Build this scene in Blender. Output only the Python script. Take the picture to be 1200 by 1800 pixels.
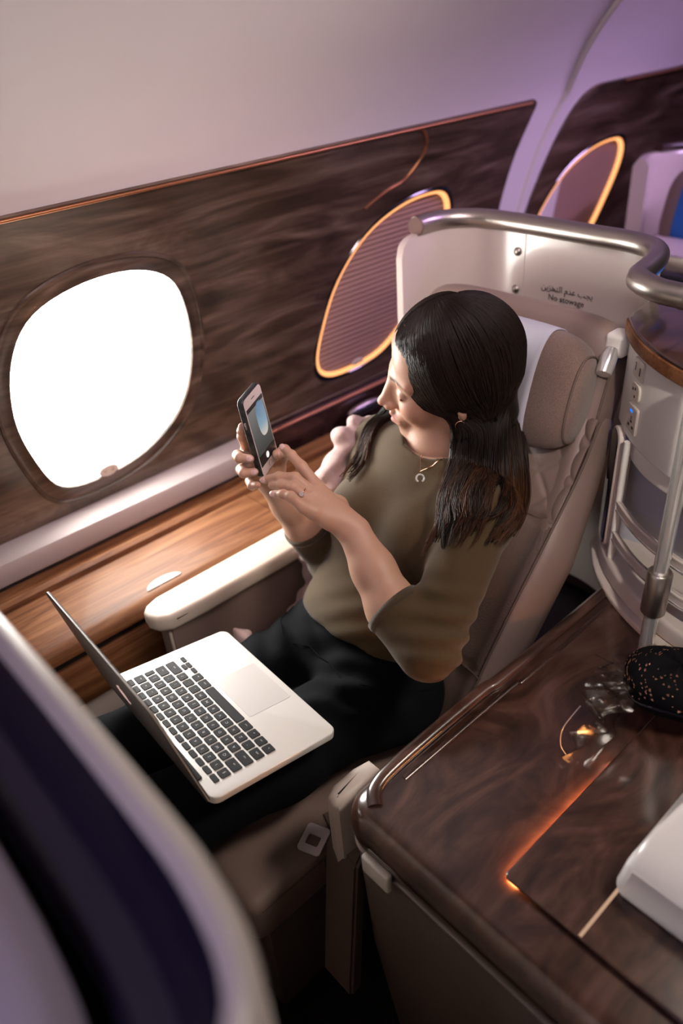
import bpy, bmesh, math, random
import numpy as np
from mathutils import Vector, Matrix, Euler, geometry
R_ = random.Random(7)
for o in list(bpy.data.objects): bpy.data.objects.remove(o)
SC = bpy.context.scene
COL = SC.collection

# ------------------------------------------------------------------ camera
CAM = Vector((0.0, 0.0, 1.58))
cd = bpy.data.cameras.new('camera'); co = bpy.data.objects.new('camera', cd); COL.objects.link(co)
right = Vector((0.73657, -0.67304, -0.06695)); down = Vector((-0.41481, -0.37133, -0.83069)); fwd = Vector((0.53423, 0.63964, -0.55269))
rm = Matrix((right, -down, -fwd)).transposed()
co.matrix_world = Matrix.Translation(CAM) @ rm.to_4x4()
cd.sensor_fit = 'VERTICAL'; cd.sensor_height = 36; cd.lens = 1378.04 * 36 / 1800
cd.clip_start = 0.02; cd.clip_end = 60
cd.dof.use_dof = True; cd.dof.focus_distance = 1.22; cd.dof.aperture_fstop = 1.9
SC.camera = co
# ------------------------------------------------------------------ exposure / world / lights
SC.view_settings.view_transform = 'Standard'; SC.view_settings.look = 'None'
SC.view_settings.gamma = 1; SC.view_settings.use_curve_mapping = False
SC.view_settings.exposure = 0.28
w = bpy.data.worlds.new('daylight'); SC.world = w; w.use_nodes = True
bg = w.node_tree.nodes['Background']; bg.inputs[0].default_value = (1.0, 0.97, 0.92, 1); bg.inputs[1].default_value = 31.0

def area(name, loc, target, sx, sy, power, color, spread=180, portal=False):
    l = bpy.data.lights.new(name, 'AREA'); l.shape = 'RECTANGLE'; l.size = sx; l.size_y = sy
    l.energy = power; l.color = color; l.spread = math.radians(spread)
    if portal: l.cycles.is_portal = True
    o = bpy.data.objects.new(name, l); COL.objects.link(o); o.location = loc
    d = (Vector(target) - Vector(loc)).normalized()
    o.rotation_euler = d.to_track_quat('-Z', 'Y').to_euler()
    return o
area('window_daylight', (0.60, 1.50, 0.98), (0.60, 0.5, 0.95), 0.44, 0.46, 1, (1, 1, 1), portal=True)
# ceiling wash lights of the cabin (lilac mood light over the window seats, warm white over the aisle, blue aft)
area('mood_light_forward', (0.2, 0.55, 1.88), (0.5, 1.25, 1.42), 1.6, 0.10, 6.0, (1.0, 0.82, 0.85), 95)
area('mood_light_aft', (2.5, 0.50, 1.90), (2.3, 1.25, 1.35), 1.6, 0.10, 6.5, (0.76, 0.50, 1.0), 100)
area('mood_light_aisle', (-0.9, 0.25, 2.04), (0.0, 0.45, 1.1), 0.8, 0.12, 1.0, (0.84, 0.70, 1.0), 60)
area('aisle_light', (1.15, -0.15, 2.08), (0.80, 0.25, 0.65), 0.45, 0.35, 5.0, (1.0, 0.86, 0.74), 90)
# added fill spot without a cabin fixture, brightens the minibar
sl_ = bpy.data.lights.new('minibar_fill_spot', 'SPOT'); sl_.energy = 55; sl_.color = (1.0, .90, .80); sl_.spot_size = math.radians(24); sl_.spot_blend = .7; sl_.shadow_soft_size = .03
so = bpy.data.objects.new('minibar_fill_spot', sl_); COL.objects.link(so); so.location = (0.15, -0.40, 2.06)
so.rotation_euler = (Vector((1.08, .40, .92)) - Vector(so.location)).to_track_quat('-Z', 'Y').to_euler()

# ------------------------------------------------------------------ helpers
def wm(o):
    m = o.matrix_basis.copy()
    return wm(o.parent) @ m if o.parent else m

def props(o, label=None, cat=None, group=None, kind=None):
    if label: o['label'] = label
    if cat: o['category'] = cat
    if group: o['group'] = group
    if kind: o['kind'] = kind
    return o

def thing(name, label, cat, loc=(0, 0, 0), rot=(0, 0, 0), group=None, kind=None):
    o = bpy.data.objects.new(name, None); COL.objects.link(o)
    o.location = loc; o.rotation_euler = rot; o.empty_display_size = 0.05
    return props(o, label, cat, group, kind)

def obj(name, verts, faces, mat, parent=None, smooth=True, local=False, auto=40):
    me = bpy.data.meshes.new(name)
    V = np.asarray(verts, dtype=float)
    if parent is not None and not local:
        mi = np.array(wm(parent).inverted()); V = V @ mi[:3, :3].T + mi[:3, 3]
    me.from_pydata(V.tolist(), [], [list(map(int, f)) for f in faces]); me.update()
    return link(name, me, mat, parent, smooth, auto)

def link(name, me, mat, parent=None, smooth=True, auto=40):
    if mat is not None and len(me.materials) == 0: me.materials.append(mat)
    if smooth and len(me.polygons):
        me.polygons.foreach_set('use_smooth', [True] * len(me.polygons))
        if auto and auto < 180:
            try: me.set_sharp_from_angle(angle=math.radians(auto))
            except Exception: pass
    o = bpy.data.objects.new(name, me); COL.objects.link(o)
    if parent is not None: o.parent = parent
    return o

def bmobj(name, bm, mat, parent=None, smooth=True, local=False, auto=40):
    bm.normal_update()
    vs = [v.co.copy() for v in bm.verts]; bm.verts.index_update()
    fs = [[v.index for v in f.verts] for f in bm.faces]; bm.free()
    return obj(name, [tuple(v) for v in vs], fs, mat, parent, smooth, local, auto)

def box_bm(x0, x1, y0, y1, z0, z1, bev=0.0, seg=2, bm=None, m=None):
    b = bmesh.new(); r = bmesh.ops.create_cube(b, size=1.0)
    for v in b.verts:
        v.co = Vector(((x0 + x1) / 2 + v.co.x * (x1 - x0), (y0 + y1) / 2 + v.co.y * (y1 - y0), (z0 + z1) / 2 + v.co.z * (z1 - z0)))
    if bev > 0: bmesh.ops.bevel(b, geom=list(b.edges), offset=bev, segments=seg, profile=0.5, affect='EDGES')
    if m is not None: bmesh.ops.transform(b, matrix=m, verts=list(b.verts))
    if bm is None: return b
    me = bpy.data.meshes.new('tmp'); b.to_mesh(me); b.free(); bm.from_mesh(me); bpy.data.meshes.remove(me); return bm

def prism(outline, z0, z1, bev=0.0, seg=2):
    """outline list of (x, y), extruded in z, top and bottom edges bevelled"""
    b = bmesh.new()
    lo = [b.verts.new((p[0], p[1], z0)) for p in outline]; hi = [b.verts.new((p[0], p[1], z1)) for p in outline]
    n = len(outline); b.faces.new(lo[::-1]); b.faces.new(hi)
    for i in range(n): b.faces.new((lo[i], lo[(i + 1) % n], hi[(i + 1) % n], hi[i]))
    bmesh.ops.recalc_face_normals(b, faces=list(b.faces))
    if bev > 0:
        ed = [e for e in b.edges if abs(e.verts[0].co.z - e.verts[1].co.z) < 1e-7]
        bmesh.ops.bevel(b, geom=ed, offset=bev, segments=seg, profile=0.5, affect='EDGES')
    return b

def rrect(x0, x1, y0, y1, r, n=6):
    out = []
    for cx, cy, a in ((x1 - r, y1 - r, 0), (x0 + r, y1 - r, 90), (x0 + r, y0 + r, 180), (x1 - r, y0 + r, 270)):
        for i in range(n + 1):
            t = math.radians(a + 90 * i / n); out.append((cx + r * math.cos(t), cy + r * math.sin(t)))
    return out

def catmull(pts, n=8, closed=False):
    P = [np.array(p, float) for p in pts]; out = []
    m = len(P); rng = m if closed else m - 1
    for i in range(rng):
        if closed: a, b, c, d = P[i - 1], P[i], P[(i + 1) % m], P[(i + 2) % m]
        else: a, b, c, d = P[max(i - 1, 0)], P[i], P[i + 1], P[min(i + 2, m - 1)]
        for k in range(n):
            t = k / n
            out.append(0.5 * ((2 * b) + (c - a) * t + (2 * a - 5 * b + 4 * c - d) * t * t + (3 * b - a - 3 * c + d) * t ** 3))
    if not closed: out.append(P[-1])
    return out

def tube_geo(path, rad, sides=10, closed=False, cap=True, flat=1.0, up=None):
    P = [np.array(p, float) for p in path]; n = len(P)
    rads = rad if hasattr(rad, '__len__') else [rad] * n
    V = []; F = []; prev = None
    for i in range(n):
        if closed: t = P[(i + 1) % n] - P[i - 1]
        else: t = P[min(i + 1, n - 1)] - P[max(i - 1, 0)]
        t = t / (np.linalg.norm(t) + 1e-12)
        if up is not None: a = np.array(up, float)
        elif prev is None: a = np.array((0, 0, 1.0)) if abs(t[2]) < 0.9 else np.array((1.0, 0, 0))
        else: a = prev
        a = a - t * (a @ t); a /= (np.linalg.norm(a) + 1e-12); prev = a
        b = np.cross(t, a)
        for k in range(sides):
            th = 2 * math.pi * k / sides
            V.append(P[i] + rads[i] * (a * math.cos(th) * flat + b * math.sin(th)))
    rng = n if closed else n - 1
    for i in range(rng):
        j = (i + 1) % n
        for k in range(sides):
            l = (k + 1) % sides
            F.append((i * sides + k, i * sides + l, j * sides + l, j * sides + k))
    if cap and not closed:
        F.append(tuple(range(sides))[::-1]); F.append(tuple((n - 1) * sides + k for k in range(sides)))
    return V, F

def tube(name, path, rad, mat, parent=None, sides=10, closed=False, flat=1.0, up=None, local=False, auto=50):
    V, F = tube_geo(path, rad, sides, closed, True, flat, up)
    return obj(name, V, F, mat, parent, True, local, auto)

def loft(rings, closed_ring=True, cap=True):
    V = []; F = []; n = len(rings[0])
    for r in rings: V += [tuple(p) for p in r]
    for i in range(len(rings) - 1):
        for k in range(n if closed_ring else n - 1):
            l = (k + 1) % n
            F.append((i * n + k, i * n + l, (i + 1) * n + l, (i + 1) * n + k))
    if cap and closed_ring:
        F.append(tuple(range(n))[::-1]); F.append(tuple((len(rings) - 1) * n + k for k in range(n)))
    return V, F

def merge(*gs):
    V = []; F = []
    for v, f in gs:
        k = len(V); V += [tuple(p) for p in v]; F += [tuple(i + k for i in q) for q in f]
    return V, F

def disc_geo(c, n, r, sides=24, thick=0.002, ax=None, sy=1.0):
    """short cylinder at c, axis n"""
    n = np.array(n, float); n /= np.linalg.norm(n)
    a = np.array(ax if ax is not None else ((0, 0, 1) if abs(n[2]) < 0.9 else (1, 0, 0)), float); a -= n * (a @ n); a /= np.linalg.norm(a)
    b = np.cross(n, a); c = np.array(c, float)
    rings = []
    for d, s in ((0, 1), (thick * .7, 1), (thick, .9)):
        rings.append([c + n * d + r * s * (a * math.cos(2 * math.pi * k / sides) * sy + b * math.sin(2 * math.pi * k / sides)) for k in range(sides)])
    return loft(rings)

# ------------------------------------------------------------------ materials
def P(name, color, rough=0.5, metal=0.0, spec=0.5, coat=0.0, sheen=0.0, bump=None, emit=None, estr=0.0, vary=None, sss=0.0, alpha=None, trans=0.0, coat_rough=0.08, ior=None):
    m = bpy.data.materials.new(name); m.use_nodes = True; nt = m.node_tree; b = nt.nodes['Principled BSDF']
    b.inputs['Base Color'].default_value = (*color, 1); b.inputs['Roughness'].default_value = rough; b.inputs['Metallic'].default_value = metal
    b.inputs['Specular IOR Level'].default_value = spec; b.inputs['Coat Weight'].default_value = coat; b.inputs['Coat Roughness'].default_value = coat_rough
    b.inputs['Sheen Weight'].default_value = sheen
    if ior: b.inputs['IOR'].default_value = ior
    if trans: b.inputs['Transmission Weight'].default_value = trans
    if emit: b.inputs['Emission Color'].default_value = (*emit, 1); b.inputs['Emission Strength'].default_value = estr
    if sss: b.inputs['Subsurface Weight'].default_value = sss; b.inputs['Subsurface Radius'].default_value = (1, .35, .2); b.inputs['Subsurface Scale'].default_value = 0.008
    tc = nt.nodes.new('ShaderNodeTexCoord')
    if vary:   # (scale, amount)
        n = nt.nodes.new('ShaderNodeTexNoise'); n.inputs['Scale'].default_value = vary[0]; n.inputs['Detail'].default_value = 5
        nt.links.new(tc.outputs['Object'], n.inputs['Vector'])
        r = nt.nodes.new('ShaderNodeValToRGB'); a = vary[1]
        r.color_ramp.elements[0].color = (*[c * (1 - a) for c in color], 1); r.color_ramp.elements[1].color = (*[min(1, c * (1 + a)) for c in color], 1)
        r.color_ramp.elements[0].position = .3; r.color_ramp.elements[1].position = .7
        nt.links.new(n.outputs['Fac'], r.inputs['Fac']); nt.links.new(r.outputs['Color'], b.inputs['Base Color'])
    if bump:   # (kind, scale, strength)
        kind, sc, st = bump
        if kind == 'noise':
            n = nt.nodes.new('ShaderNodeTexNoise'); n.inputs['Detail'].default_value = 4
        elif kind == 'voronoi': n = nt.nodes.new('ShaderNodeTexVoronoi')
        else:
            n = nt.nodes.new('ShaderNodeTexWave'); n.bands_direction = kind
        n.inputs['Scale'].default_value = sc; nt.links.new(tc.outputs['Object'], n.inputs['Vector'])
        bp = nt.nodes.new('ShaderNodeBump'); bp.inputs['Strength'].default_value = st; bp.inputs['Distance'].default_value = 0.002
        nt.links.new(n.outputs[0], bp.inputs['Height']); nt.links.new(bp.outputs['Normal'], b.inputs['Normal'])
    return m

def wood(name, cols, stretch=(1.2, 9, 9), wscale=3.0, dist=6.0, rough=0.35, coat=0.5, fine=0.25, rot=(0, 0, 0), spec=0.5):
    m = bpy.data.materials.new(name); m.use_nodes = True; nt = m.node_tree; b = nt.nodes['Principled BSDF']; L = nt.links.new
    tc = nt.nodes.new('ShaderNodeTexCoord'); mp = nt.nodes.new('ShaderNodeMapping'); mp.inputs['Scale'].default_value = stretch; mp.inputs['Rotation'].default_value = rot
    L(tc.outputs['Object'], mp.inputs['Vector'])
    n1 = nt.nodes.new('ShaderNodeTexNoise'); n1.inputs['Scale'].default_value = wscale; n1.inputs['Detail'].default_value = 6; n1.inputs['Distortion'].default_value = dist * 0.2
    n1.inputs['Roughness'].default_value = 0.58
    L(mp.outputs['Vector'], n1.inputs['Vector'])
    mp2 = nt.nodes.new('ShaderNodeMapping'); mp2.inputs['Scale'].default_value = (stretch[0] * 1.5, stretch[1] * 10, stretch[2] * 10); mp2.inputs['Rotation'].default_value = rot
    L(tc.outputs['Object'], mp2.inputs['Vector'])
    n2 = nt.nodes.new('ShaderNodeTexNoise'); n2.inputs['Scale'].default_value = wscale; n2.inputs['Detail'].default_value = 3
    L(mp2.outputs['Vector'], n2.inputs['Vector'])
    mx = nt.nodes.new('ShaderNodeMath'); mx.operation = 'MULTIPLY_ADD'; mx.inputs[1].default_value = fine; L(n2.outputs['Fac'], mx.inputs[0])
    sb = nt.nodes.new('ShaderNodeMath'); sb.operation = 'SUBTRACT'; sb.inputs[1].default_value = fine * .5; L(n1.outputs['Fac'], sb.inputs[0]); L(sb.outputs[0], mx.inputs[2])
    r = nt.nodes.new('ShaderNodeValToRGB'); e = r.color_ramp.elements
    pos = [.30, .44, .55, .70]
    e[0].position = pos[0]; e[0].color = (*cols[0], 1); e[1].position = pos[3]; e[1].color = (*cols[3], 1)
    for i in (1, 2):
        q = e.new(pos[i]); q.color = (*cols[i], 1)
    L(mx.outputs[0], r.inputs['Fac']); L(r.outputs['Color'], b.inputs['Base Color'])
    b.inputs['Roughness'].default_value = rough; b.inputs['Coat Weight'].default_value = coat; b.inputs['Coat Roughness'].default_value = 0.12; b.inputs['Specular IOR Level'].default_value = spec
    bp = nt.nodes.new('ShaderNodeBump'); bp.inputs['Strength'].default_value = 0.06; bp.inputs['Distance'].default_value = 0.001
    L(n2.outputs['Fac'], bp.inputs['Height']); L(bp.outputs['Normal'], b.inputs['Normal'])
    return m

def clear(name, tint=(1, 1, 1), gloss=0.08, rough=0.02):
    m = bpy.data.materials.new(name); m.use_nodes = True; nt = m.node_tree; nt.nodes.remove(nt.nodes['Principled BSDF'])
    out = nt.nodes['Material Output']; t = nt.nodes.new('ShaderNodeBsdfTransparent'); t.inputs[0].default_value = (*tint, 1)
    g = nt.nodes.new('ShaderNodeBsdfGlossy'); g.inputs['Roughness'].default_value = rough
    lw = nt.nodes.new('ShaderNodeLayerWeight'); lw.inputs['Blend'].default_value = 0.25
    ad = nt.nodes.new('ShaderNodeMath'); ad.operation = 'MULTIPLY_ADD'; ad.inputs[1].default_value = .6; ad.inputs[2].default_value = gloss; nt.links.new(lw.outputs['Facing'], ad.inputs[0])
    mx = nt.nodes.new('ShaderNodeMixShader'); nt.links.new(ad.outputs[0], mx.inputs[0]); nt.links.new(t.outputs[0], mx.inputs[1]); nt.links.new(g.outputs[0], mx.inputs[2])
    nt.links.new(mx.outputs[0], out.inputs[0]); return m

def emis(name, color, strength):
    m = bpy.data.materials.new(name); m.use_nodes = True; nt = m.node_tree; nt.nodes.remove(nt.nodes['Principled BSDF'])
    e = nt.nodes.new('ShaderNodeEmission'); e.inputs[0].default_value = (*color, 1); e.inputs[1].default_value = strength
    nt.links.new(e.outputs[0], nt.nodes['Material Output'].inputs[0]); return m

M = {}
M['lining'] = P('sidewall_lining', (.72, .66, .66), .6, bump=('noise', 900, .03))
M['low_bounce'] = P('low_bounce_lining', (.16, .14, .15), .6)  # ceiling and outer walls darkened in colour so little light bounces back
M['railgrey'] = P('grey_pink_rail', (.40, .34, .33), .5)
M['wall_wood'] = wood('walnut_wall_veneer', [(.020, .011, .007), (.052, .030, .0195), (.090, .056, .038), (.165, .114, .083)], (1.3, 4, 6), 1.8, 9, .34, .5, .30, rot=(0, .18, 0))
M['ledge_wood'] = wood('warm_walnut_ledge', [(.085, .030, .012), (.155, .058, .022), (.21, .088, .036), (.27, .125, .055)], (1.1, 8, 8), 2.4, 8, .55, .04, .35, rot=(0, 0, .10), spec=.22)
M['console_wood'] = wood('glossy_walnut_console', [(.016, .0062, .004), (.038, .0155, .0105), (.062, .027, .0185), (.095, .047, .034)], (2.0, 4.5, 5), 2.6, 14, .28, .8, .16, rot=(0, 0, .55))
M['dark_wood'] = wood('dark_walnut_top', [(.012, .005, .005), (.028, .012, .010), (.045, .020, .016), (.065, .030, .024)], (2, 9, 9), 2.5, 8, .25, .8, .2)
M['capcopper'] = P('rail_cap_matte', (.22, .13, .11), .7)
M['copper'] = P('copper_edge', (.48, .21, .10), .32, metal=.9)
M['cream'] = P('cream_plastic', (.60, .52, .47), .42)
M['shell'] = P('gloss_cream_shell', (.66, .57, .51), .22, coat=.6)
M['white'] = P('white_plastic', (.82, .79, .74), .35)
M['greyp'] = P('grey_lilac_plastic', (.46, .46, .52), .4)
M['satin'] = P('satin_metal', (.50, .45, .41), .36, metal=1.0)
M['chrome'] = P('bright_chrome', (.85, .84, .82), .22, metal=.75)
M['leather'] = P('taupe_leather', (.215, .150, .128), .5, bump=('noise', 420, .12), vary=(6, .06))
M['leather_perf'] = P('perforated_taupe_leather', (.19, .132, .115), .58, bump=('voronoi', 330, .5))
M['leather_dark'] = P('dark_taupe_leather', (.12, .082, .068), .5, bump=('noise', 300, .12))  # darker taupe tone for seat bases, flap, webbing and pocket lining
M['fabric'] = P('brown_wool_fabric', (.165, .105, .085), .9, sheen=.3, bump=('noise', 1400, .5), vary=(500, .25))
M['stitch'] = P('stitching_thread', (.11, .075, .06), .8)
M['cloth'] = P('white_headrest_cloth', (.44, .43, .50), .85, bump=('noise', 500, .1))
M['armtop'] = P('ivory_armrest_leather', (.70, .60, .50), .45, bump=('noise', 420, .08))
M['carpet'] = P('dark_carpet', (.018, .013, .012), .95, bump=('noise', 350, .6), vary=(120, .4))
M['black'] = P('black_plastic', (.012, .011, .012), .35)
M['gloss_black'] = P('gloss_black_panel', (.006, .006, .010), .08, coat=.5)
M['alu'] = P('aluminium_laptop', (.80, .78, .75), .38, metal=.25)
M['alu_dark'] = P('laptop_lid_back', (.055, .045, .042), .45, metal=.2)
M['key'] = P('laptop_key_black', (.006, .006, .007), .6, spec=.25)
M['legend'] = P('key_legend_white', (.55, .55, .55), .5)
M['glass'] = clear('window_pane_clear')
M['shade'] = P('pleated_shade_fabric', (.30, .175, .135), .7)
M['led'] = emis('warm_led_rim', (1.0, .40, .15), 1.5)
M['led_strip'] = emis('warm_led_strip', (1.0, .34, .10), 9.0)
M['blue'] = emis('blue_screen_glow', (.01, .16, .75), 1.2)

# ================================================================== SETTING
_pr = catmull([(-.1, 1.36), (.3, 1.41), (.70, 1.425), (.90, 1.42), (1.05, 1.40), (1.2, 1.36), (1.325, 1.30), (1.43, 1.215), (1.52, 1.115), (1.62, .98), (1.72, .82)], 12)
_pz = np.array([p[0] for p in _pr]); _py = np.array([p[1] for p in _pr])
def g(z): return float(np.interp(z, _pz, _py))
def wn(z):   # inward normal of the sidewall (y, z)
    d = (g(z + .01) - g(z - .01)) / .02; n = math.hypot(1, d); return -1 / n, d / n
def wp(x, z, off=0.0):
    ny, nz = wn(z); return (x, g(z) + ny * off, z + nz * off)

def patch(x0, x1, z0, z1, nx, nz, off=0.0):
    V = [wp(x0 + (x1 - x0) * i / nx, z0 + (z1 - z0) * j / nz, off) for j in range(nz + 1) for i in range(nx + 1)]
    F = [(j * (nx + 1) + i, j * (nx + 1) + i + 1, (j + 1) * (nx + 1) + i + 1, (j + 1) * (nx + 1) + i) for j in range(nz) for i in range(nx)]
    return V, F
XA, XB = -1.6, 4.6
wall = obj('wall_left', *merge(patch(XA, XB, 1.29, 1.72, 4, 24), patch(1.70, 2.10, .45, 1.30, 2, 24), patch(XA, XB, 0, .73, 2, 12), patch(XA, -1.1, .7, 1.3, 1, 12), patch(4.3, XB, .7, 1.3, 1, 12)), M['lining'])
props(wall, 'smooth pale sidewall lining curving up above the dark wood window panels', 'wall', kind='structure')
cl = [(.82, 1.72), (.66, 1.84), (.45, 1.96), (.2, 2.06), (-.3, 2.12), (-1.7, 2.14)]
cl = catmull(cl, 6)
ceil = obj('ceiling', [(x, p[0], p[1]) for x in (XA, XB) for p in cl], [(i, i + 1, len(cl) + i + 1, len(cl) + i) for i in range(len(cl) - 1)], M['low_bounce'])
props(ceil, 'curved cabin ceiling above the seats, coloured dark to cut bounce light', 'ceiling', kind='structure')
fl = obj('floor', [(XA, -1.7, 0), (XB, -1.7, 0), (XB, 1.42, 0), (XA, 1.42, 0)], [(0, 1, 2, 3)], M['carpet'])
props(fl, 'dark carpeted cabin floor under the seats', 'floor', kind='structure')
def plain(name, V, label):
    o = obj(name, V, [tuple(range(len(V)))], M['low_bounce']); props(o, label, 'wall', kind='structure')
plain('wall_right', [(XA, -1.7, 0), (XB, -1.7, 0), (XB, -1.7, 2.15), (XA, -1.7, 2.15)], 'plain wall on the far side of the aisle, coloured dark to cut bounce light')
plain('wall_front', [(XA, -1.7, 0), (XA, 1.5, 0), (XA, 1.5, 2.15), (XA, -1.7, 2.15)], 'plain bulkhead wall ahead of the seats, coloured dark to cut bounce light')
plain('wall_back', [(XB, -1.7, 0), (XB, 1.5, 0), (XB, 1.5, 2.15), (XB, -1.7, 2.15)], 'plain bulkhead wall behind the rear seats, coloured dark to cut bounce light')

# ---- window outlines on the wall (x, z)
def smooth_loop(pts, n=5): return [tuple(p) for p in catmull(pts, n, True)]
W1 = smooth_loop([(.405, .96), (.425, 1.07), (.478, 1.145), (.58, 1.178), (.69, 1.172), (.765, 1.125), (.795, 1.02), (.785, .92), (.74, .84), (.65, .785), (.54, .768), (.455, .785), (.420, .86)])
W2 = smooth_loop([(1.143, .82), (1.165, .90), (1.216, 1.01), (1.298, 1.10), (1.40, 1.146), (1.50, 1.158), (1.565, 1.145), (1.595, 1.095), (1.585, 1.02), (1.535, .92), (1.46, .835), (1.36, .775), (1.235, .762), (1.165, .776)])
W3 = [(x + .805, z + .003) for x, z in W2]

def grow(loop, s, dx=0, dz=0):
    cx = sum(p[0] for p in loop) / len(loop); cz = sum(p[1] for p in loop) / len(loop)
    return [(cx + dx + (p[0] - cx) * s, cz + dz + (p[1] - cz) * s) for p in loop]

def panel_mesh(outer, holes, off, step=.05, depth=.03):
    pts = []; faces = []
    for lp, rev in [(outer, False)] + [(h, True) for h in holes]:
        k = len(pts); pts += [Vector(p) for p in lp]; ids = list(range(k, len(pts)))
        area_ = sum(lp[i][0] * lp[(i + 1) % len(lp)][1] - lp[(i + 1) % len(lp)][0] * lp[i][1] for i in range(len(lp)))
        if (area_ < 0) != rev: ids = ids[::-1]
        faces.append(ids)
    def inside(p, lp):
        c = False; n = len(lp); j = n - 1
        for i in range(n):
            if (lp[i][1] > p[1]) != (lp[j][1] > p[1]) and p[0] < (lp[j][0] - lp[i][0]) * (p[1] - lp[i][1]) / (lp[j][1] - lp[i][1]) + lp[i][0]: c = not c
            j = i
        return c
    xs = [p[0] for p in outer]; zs = [p[1] for p in outer]
    x = min(xs) + step
    allp = [p for lp in [outer] + holes for p in lp]
    while x < max(xs):
        z = min(zs) + step
        while z < max(zs):
            if inside((x, z), outer) and not any(inside((x, z), h) for h in holes) and min((p[0] - x) ** 2 + (p[1] - z) ** 2 for p in allp) > (step * .35) ** 2: pts.append(Vector((x, z)))
            z += step * .8
        x += step
    r = geometry.delaunay_2d_cdt(pts, [], faces, 2, 1e-6)
    v2, tri = r[0], r[2]
    V = [wp(p.x, p.y, off) for p in v2]; F = [tuple(t) for t in tri]
    for lp in [outer] + holes:        # skirts going back into the wall
        k = len(V); n = len(lp)
        V += [wp(p[0], p[1], off) for p in lp] + [wp(p[0], p[1], off - depth) for p in lp]
        F += [(k + i, k + (i + 1) % n, k + n + (i + 1) % n, k + n + i) for i in range(n)]
    return V, F

def unit0(v): return v / np.linalg.norm(v)
def rounded_corner(c, a, b, r, n=5):
    c = np.array(c, float); u = np.array(a, float) - c; u /= np.linalg.norm(u); v = np.array(b, float) - c; v /= np.linalg.norm(v)
    p0 = c + u * r; p1 = c + v * r
    return [tuple((1 - t) ** 2 * p0 + 2 * t * (1 - t) * c + t * t * p1) for t in [i / n for i in range(n + 1)]]
def dense(a, b, n): return [(a[0] + (b[0] - a[0]) * i / n, a[1] + (b[1] - a[1]) * i / n) for i in range(n)]
B1 = (1.785, .715); T1 = (1.832, 1.326)
out1 = dense((-1.15, .715), B1, 16) + dense(B1, T1, 10)[:-1] + rounded_corner(T1, B1, (0, 1.326), .03) + dense((1.79, 1.326), (-1.15, 1.326), 16)[0:] + dense((-1.15, 1.326), (-1.15, .715), 8)
T2 = (2.035, 1.330); B2 = (1.865, .715)
out2 = dense(B2, (4.35, .715), 12) + dense((4.35, .715), (4.35, 1.330), 8) + dense((4.35, 1.330), (2.12, 1.330), 10) + rounded_corner(T2, (3, 1.330), B2, .07) + dense((2.012, 1.25), B2, 10)[1:]
V, F = panel_mesh(out1, [W1, W2], .006)
o = obj('wood_panel', V, F, M['wall_wood'], wall, auto=30); o['label'] = 'dark walnut veneer panel around the bright window'
V, F = panel_mesh(out2, [W3], .006)
o = obj('wood_panel', V, F, M['wall_wood'], wall, auto=30); o['label'] = 'dark walnut veneer panel of the row behind'
# copper edging along the panel tops
def wtube(name, pts, r, mat, parent, off=.008, sides=8, flat=1.0): return tube(name, [wp(p[0], p[1], off) for p in pts], r, mat, parent, sides, flat=flat)
i0 = 16 + 9
wtube('copper_edge', dense((1.80, 1.322), (-1.15, 1.322), 30), .003, M['copper'], wall)
wtube('copper_edge', dense((4.3, 1.326), (2.11, 1.326), 20), .003, M['copper'], wall)
wtube('copper_arc', catmull([(1.37, 1.322), (1.405, 1.318), (1.435, 1.29), (1.44, 1.262), (1.425, 1.235), (1.395, 1.208), (1.34, 1.192), (1.28, 1.165)], 6), .0032, M['copper'], wall)
# raised seam between two lining sections
bead = props(wtube('trim_1', dense((1.872, .72), (1.955, 1.33), 12) + dense((1.955, 1.33), (1.72, 1.715), 16), .009, M['lining'], None, .002, 10), 'narrow raised seam strip between two sidewall lining sections', 'trim', kind='structure')

# ---- windows
def ring_strip(l0, o0, l1, o1):
    n = len(l0); V = [wp(p[0], p[1], o0) for p in l0] + [wp(p[0], p[1], o1) for p in l1]
    return V, [(i, (i + 1) % n, n + (i + 1) % n, n + i) for i in range(n)]
def ring_profile(loop, prof):
    """prof list of (scale, off): rings of the outline"""
    n = len(loop); V = []; F = []
    for s, o_ in prof: V += [wp(p[0], p[1], o_) for p in grow(loop, s)]
    for j in range(len(prof) - 1): F += [(j * n + i, j * n + (i + 1) % n, (j + 1) * n + (i + 1) % n, (j + 1) * n + i) for i in range(n)]
    return V, F
win1 = thing('window_1', 'bright overexposed cabin window in the walnut panel beside the laptop', 'window', wp(.6, .97), kind='structure')
obj('window_reveal', *ring_profile(W1, [(1.0, .006), (.985, -.004), (.97, -.03), (.955, -.075)]), M['white'], win1)
lp = grow(W1, .957); n = len(lp); cx, cz = .597, .97
obj('window_pane', [wp(p[0], p[1], -.070) for p in lp] + [wp(p[0], p[1], -.074) for p in lp], [tuple(range(n)), tuple(range(2 * n - 1, n - 1, -1))], M['glass'], win1, smooth=False)
obj('window_bezel', *ring_profile(W1, [(1.17, .0055), (1.165, .0105), (1.14, .0115), (1.13, .008), (1.03, .0085), (1.012, .011), (1.0, .006)]), M['wall_wood'], win1)
def latch(parent, x, z, off, s=1.0):
    V, F = disc_geo(wp(x, z, off), (0, wn(z)[0], wn(z)[1]), .022 * s, 24, .004, ax=(0, 0, 1), sy=.55)
    l = obj('latch', V, F, M['cream'], parent)
    for sx in (-1, 1):
        c = np.array(wp(x + sx * .0085 * s, z, off + .0042)); h = .006 * s
        obj('arrow_mark', [c + (-h * .9, 0, -sx * h * .6), c + (h * .9, 0, -sx * h * .6), c + (0, 0, sx * h)], [(0, 1, 2)], M['satin'], l, smooth=False)
latch(win1, .557, .775, .007)
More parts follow.
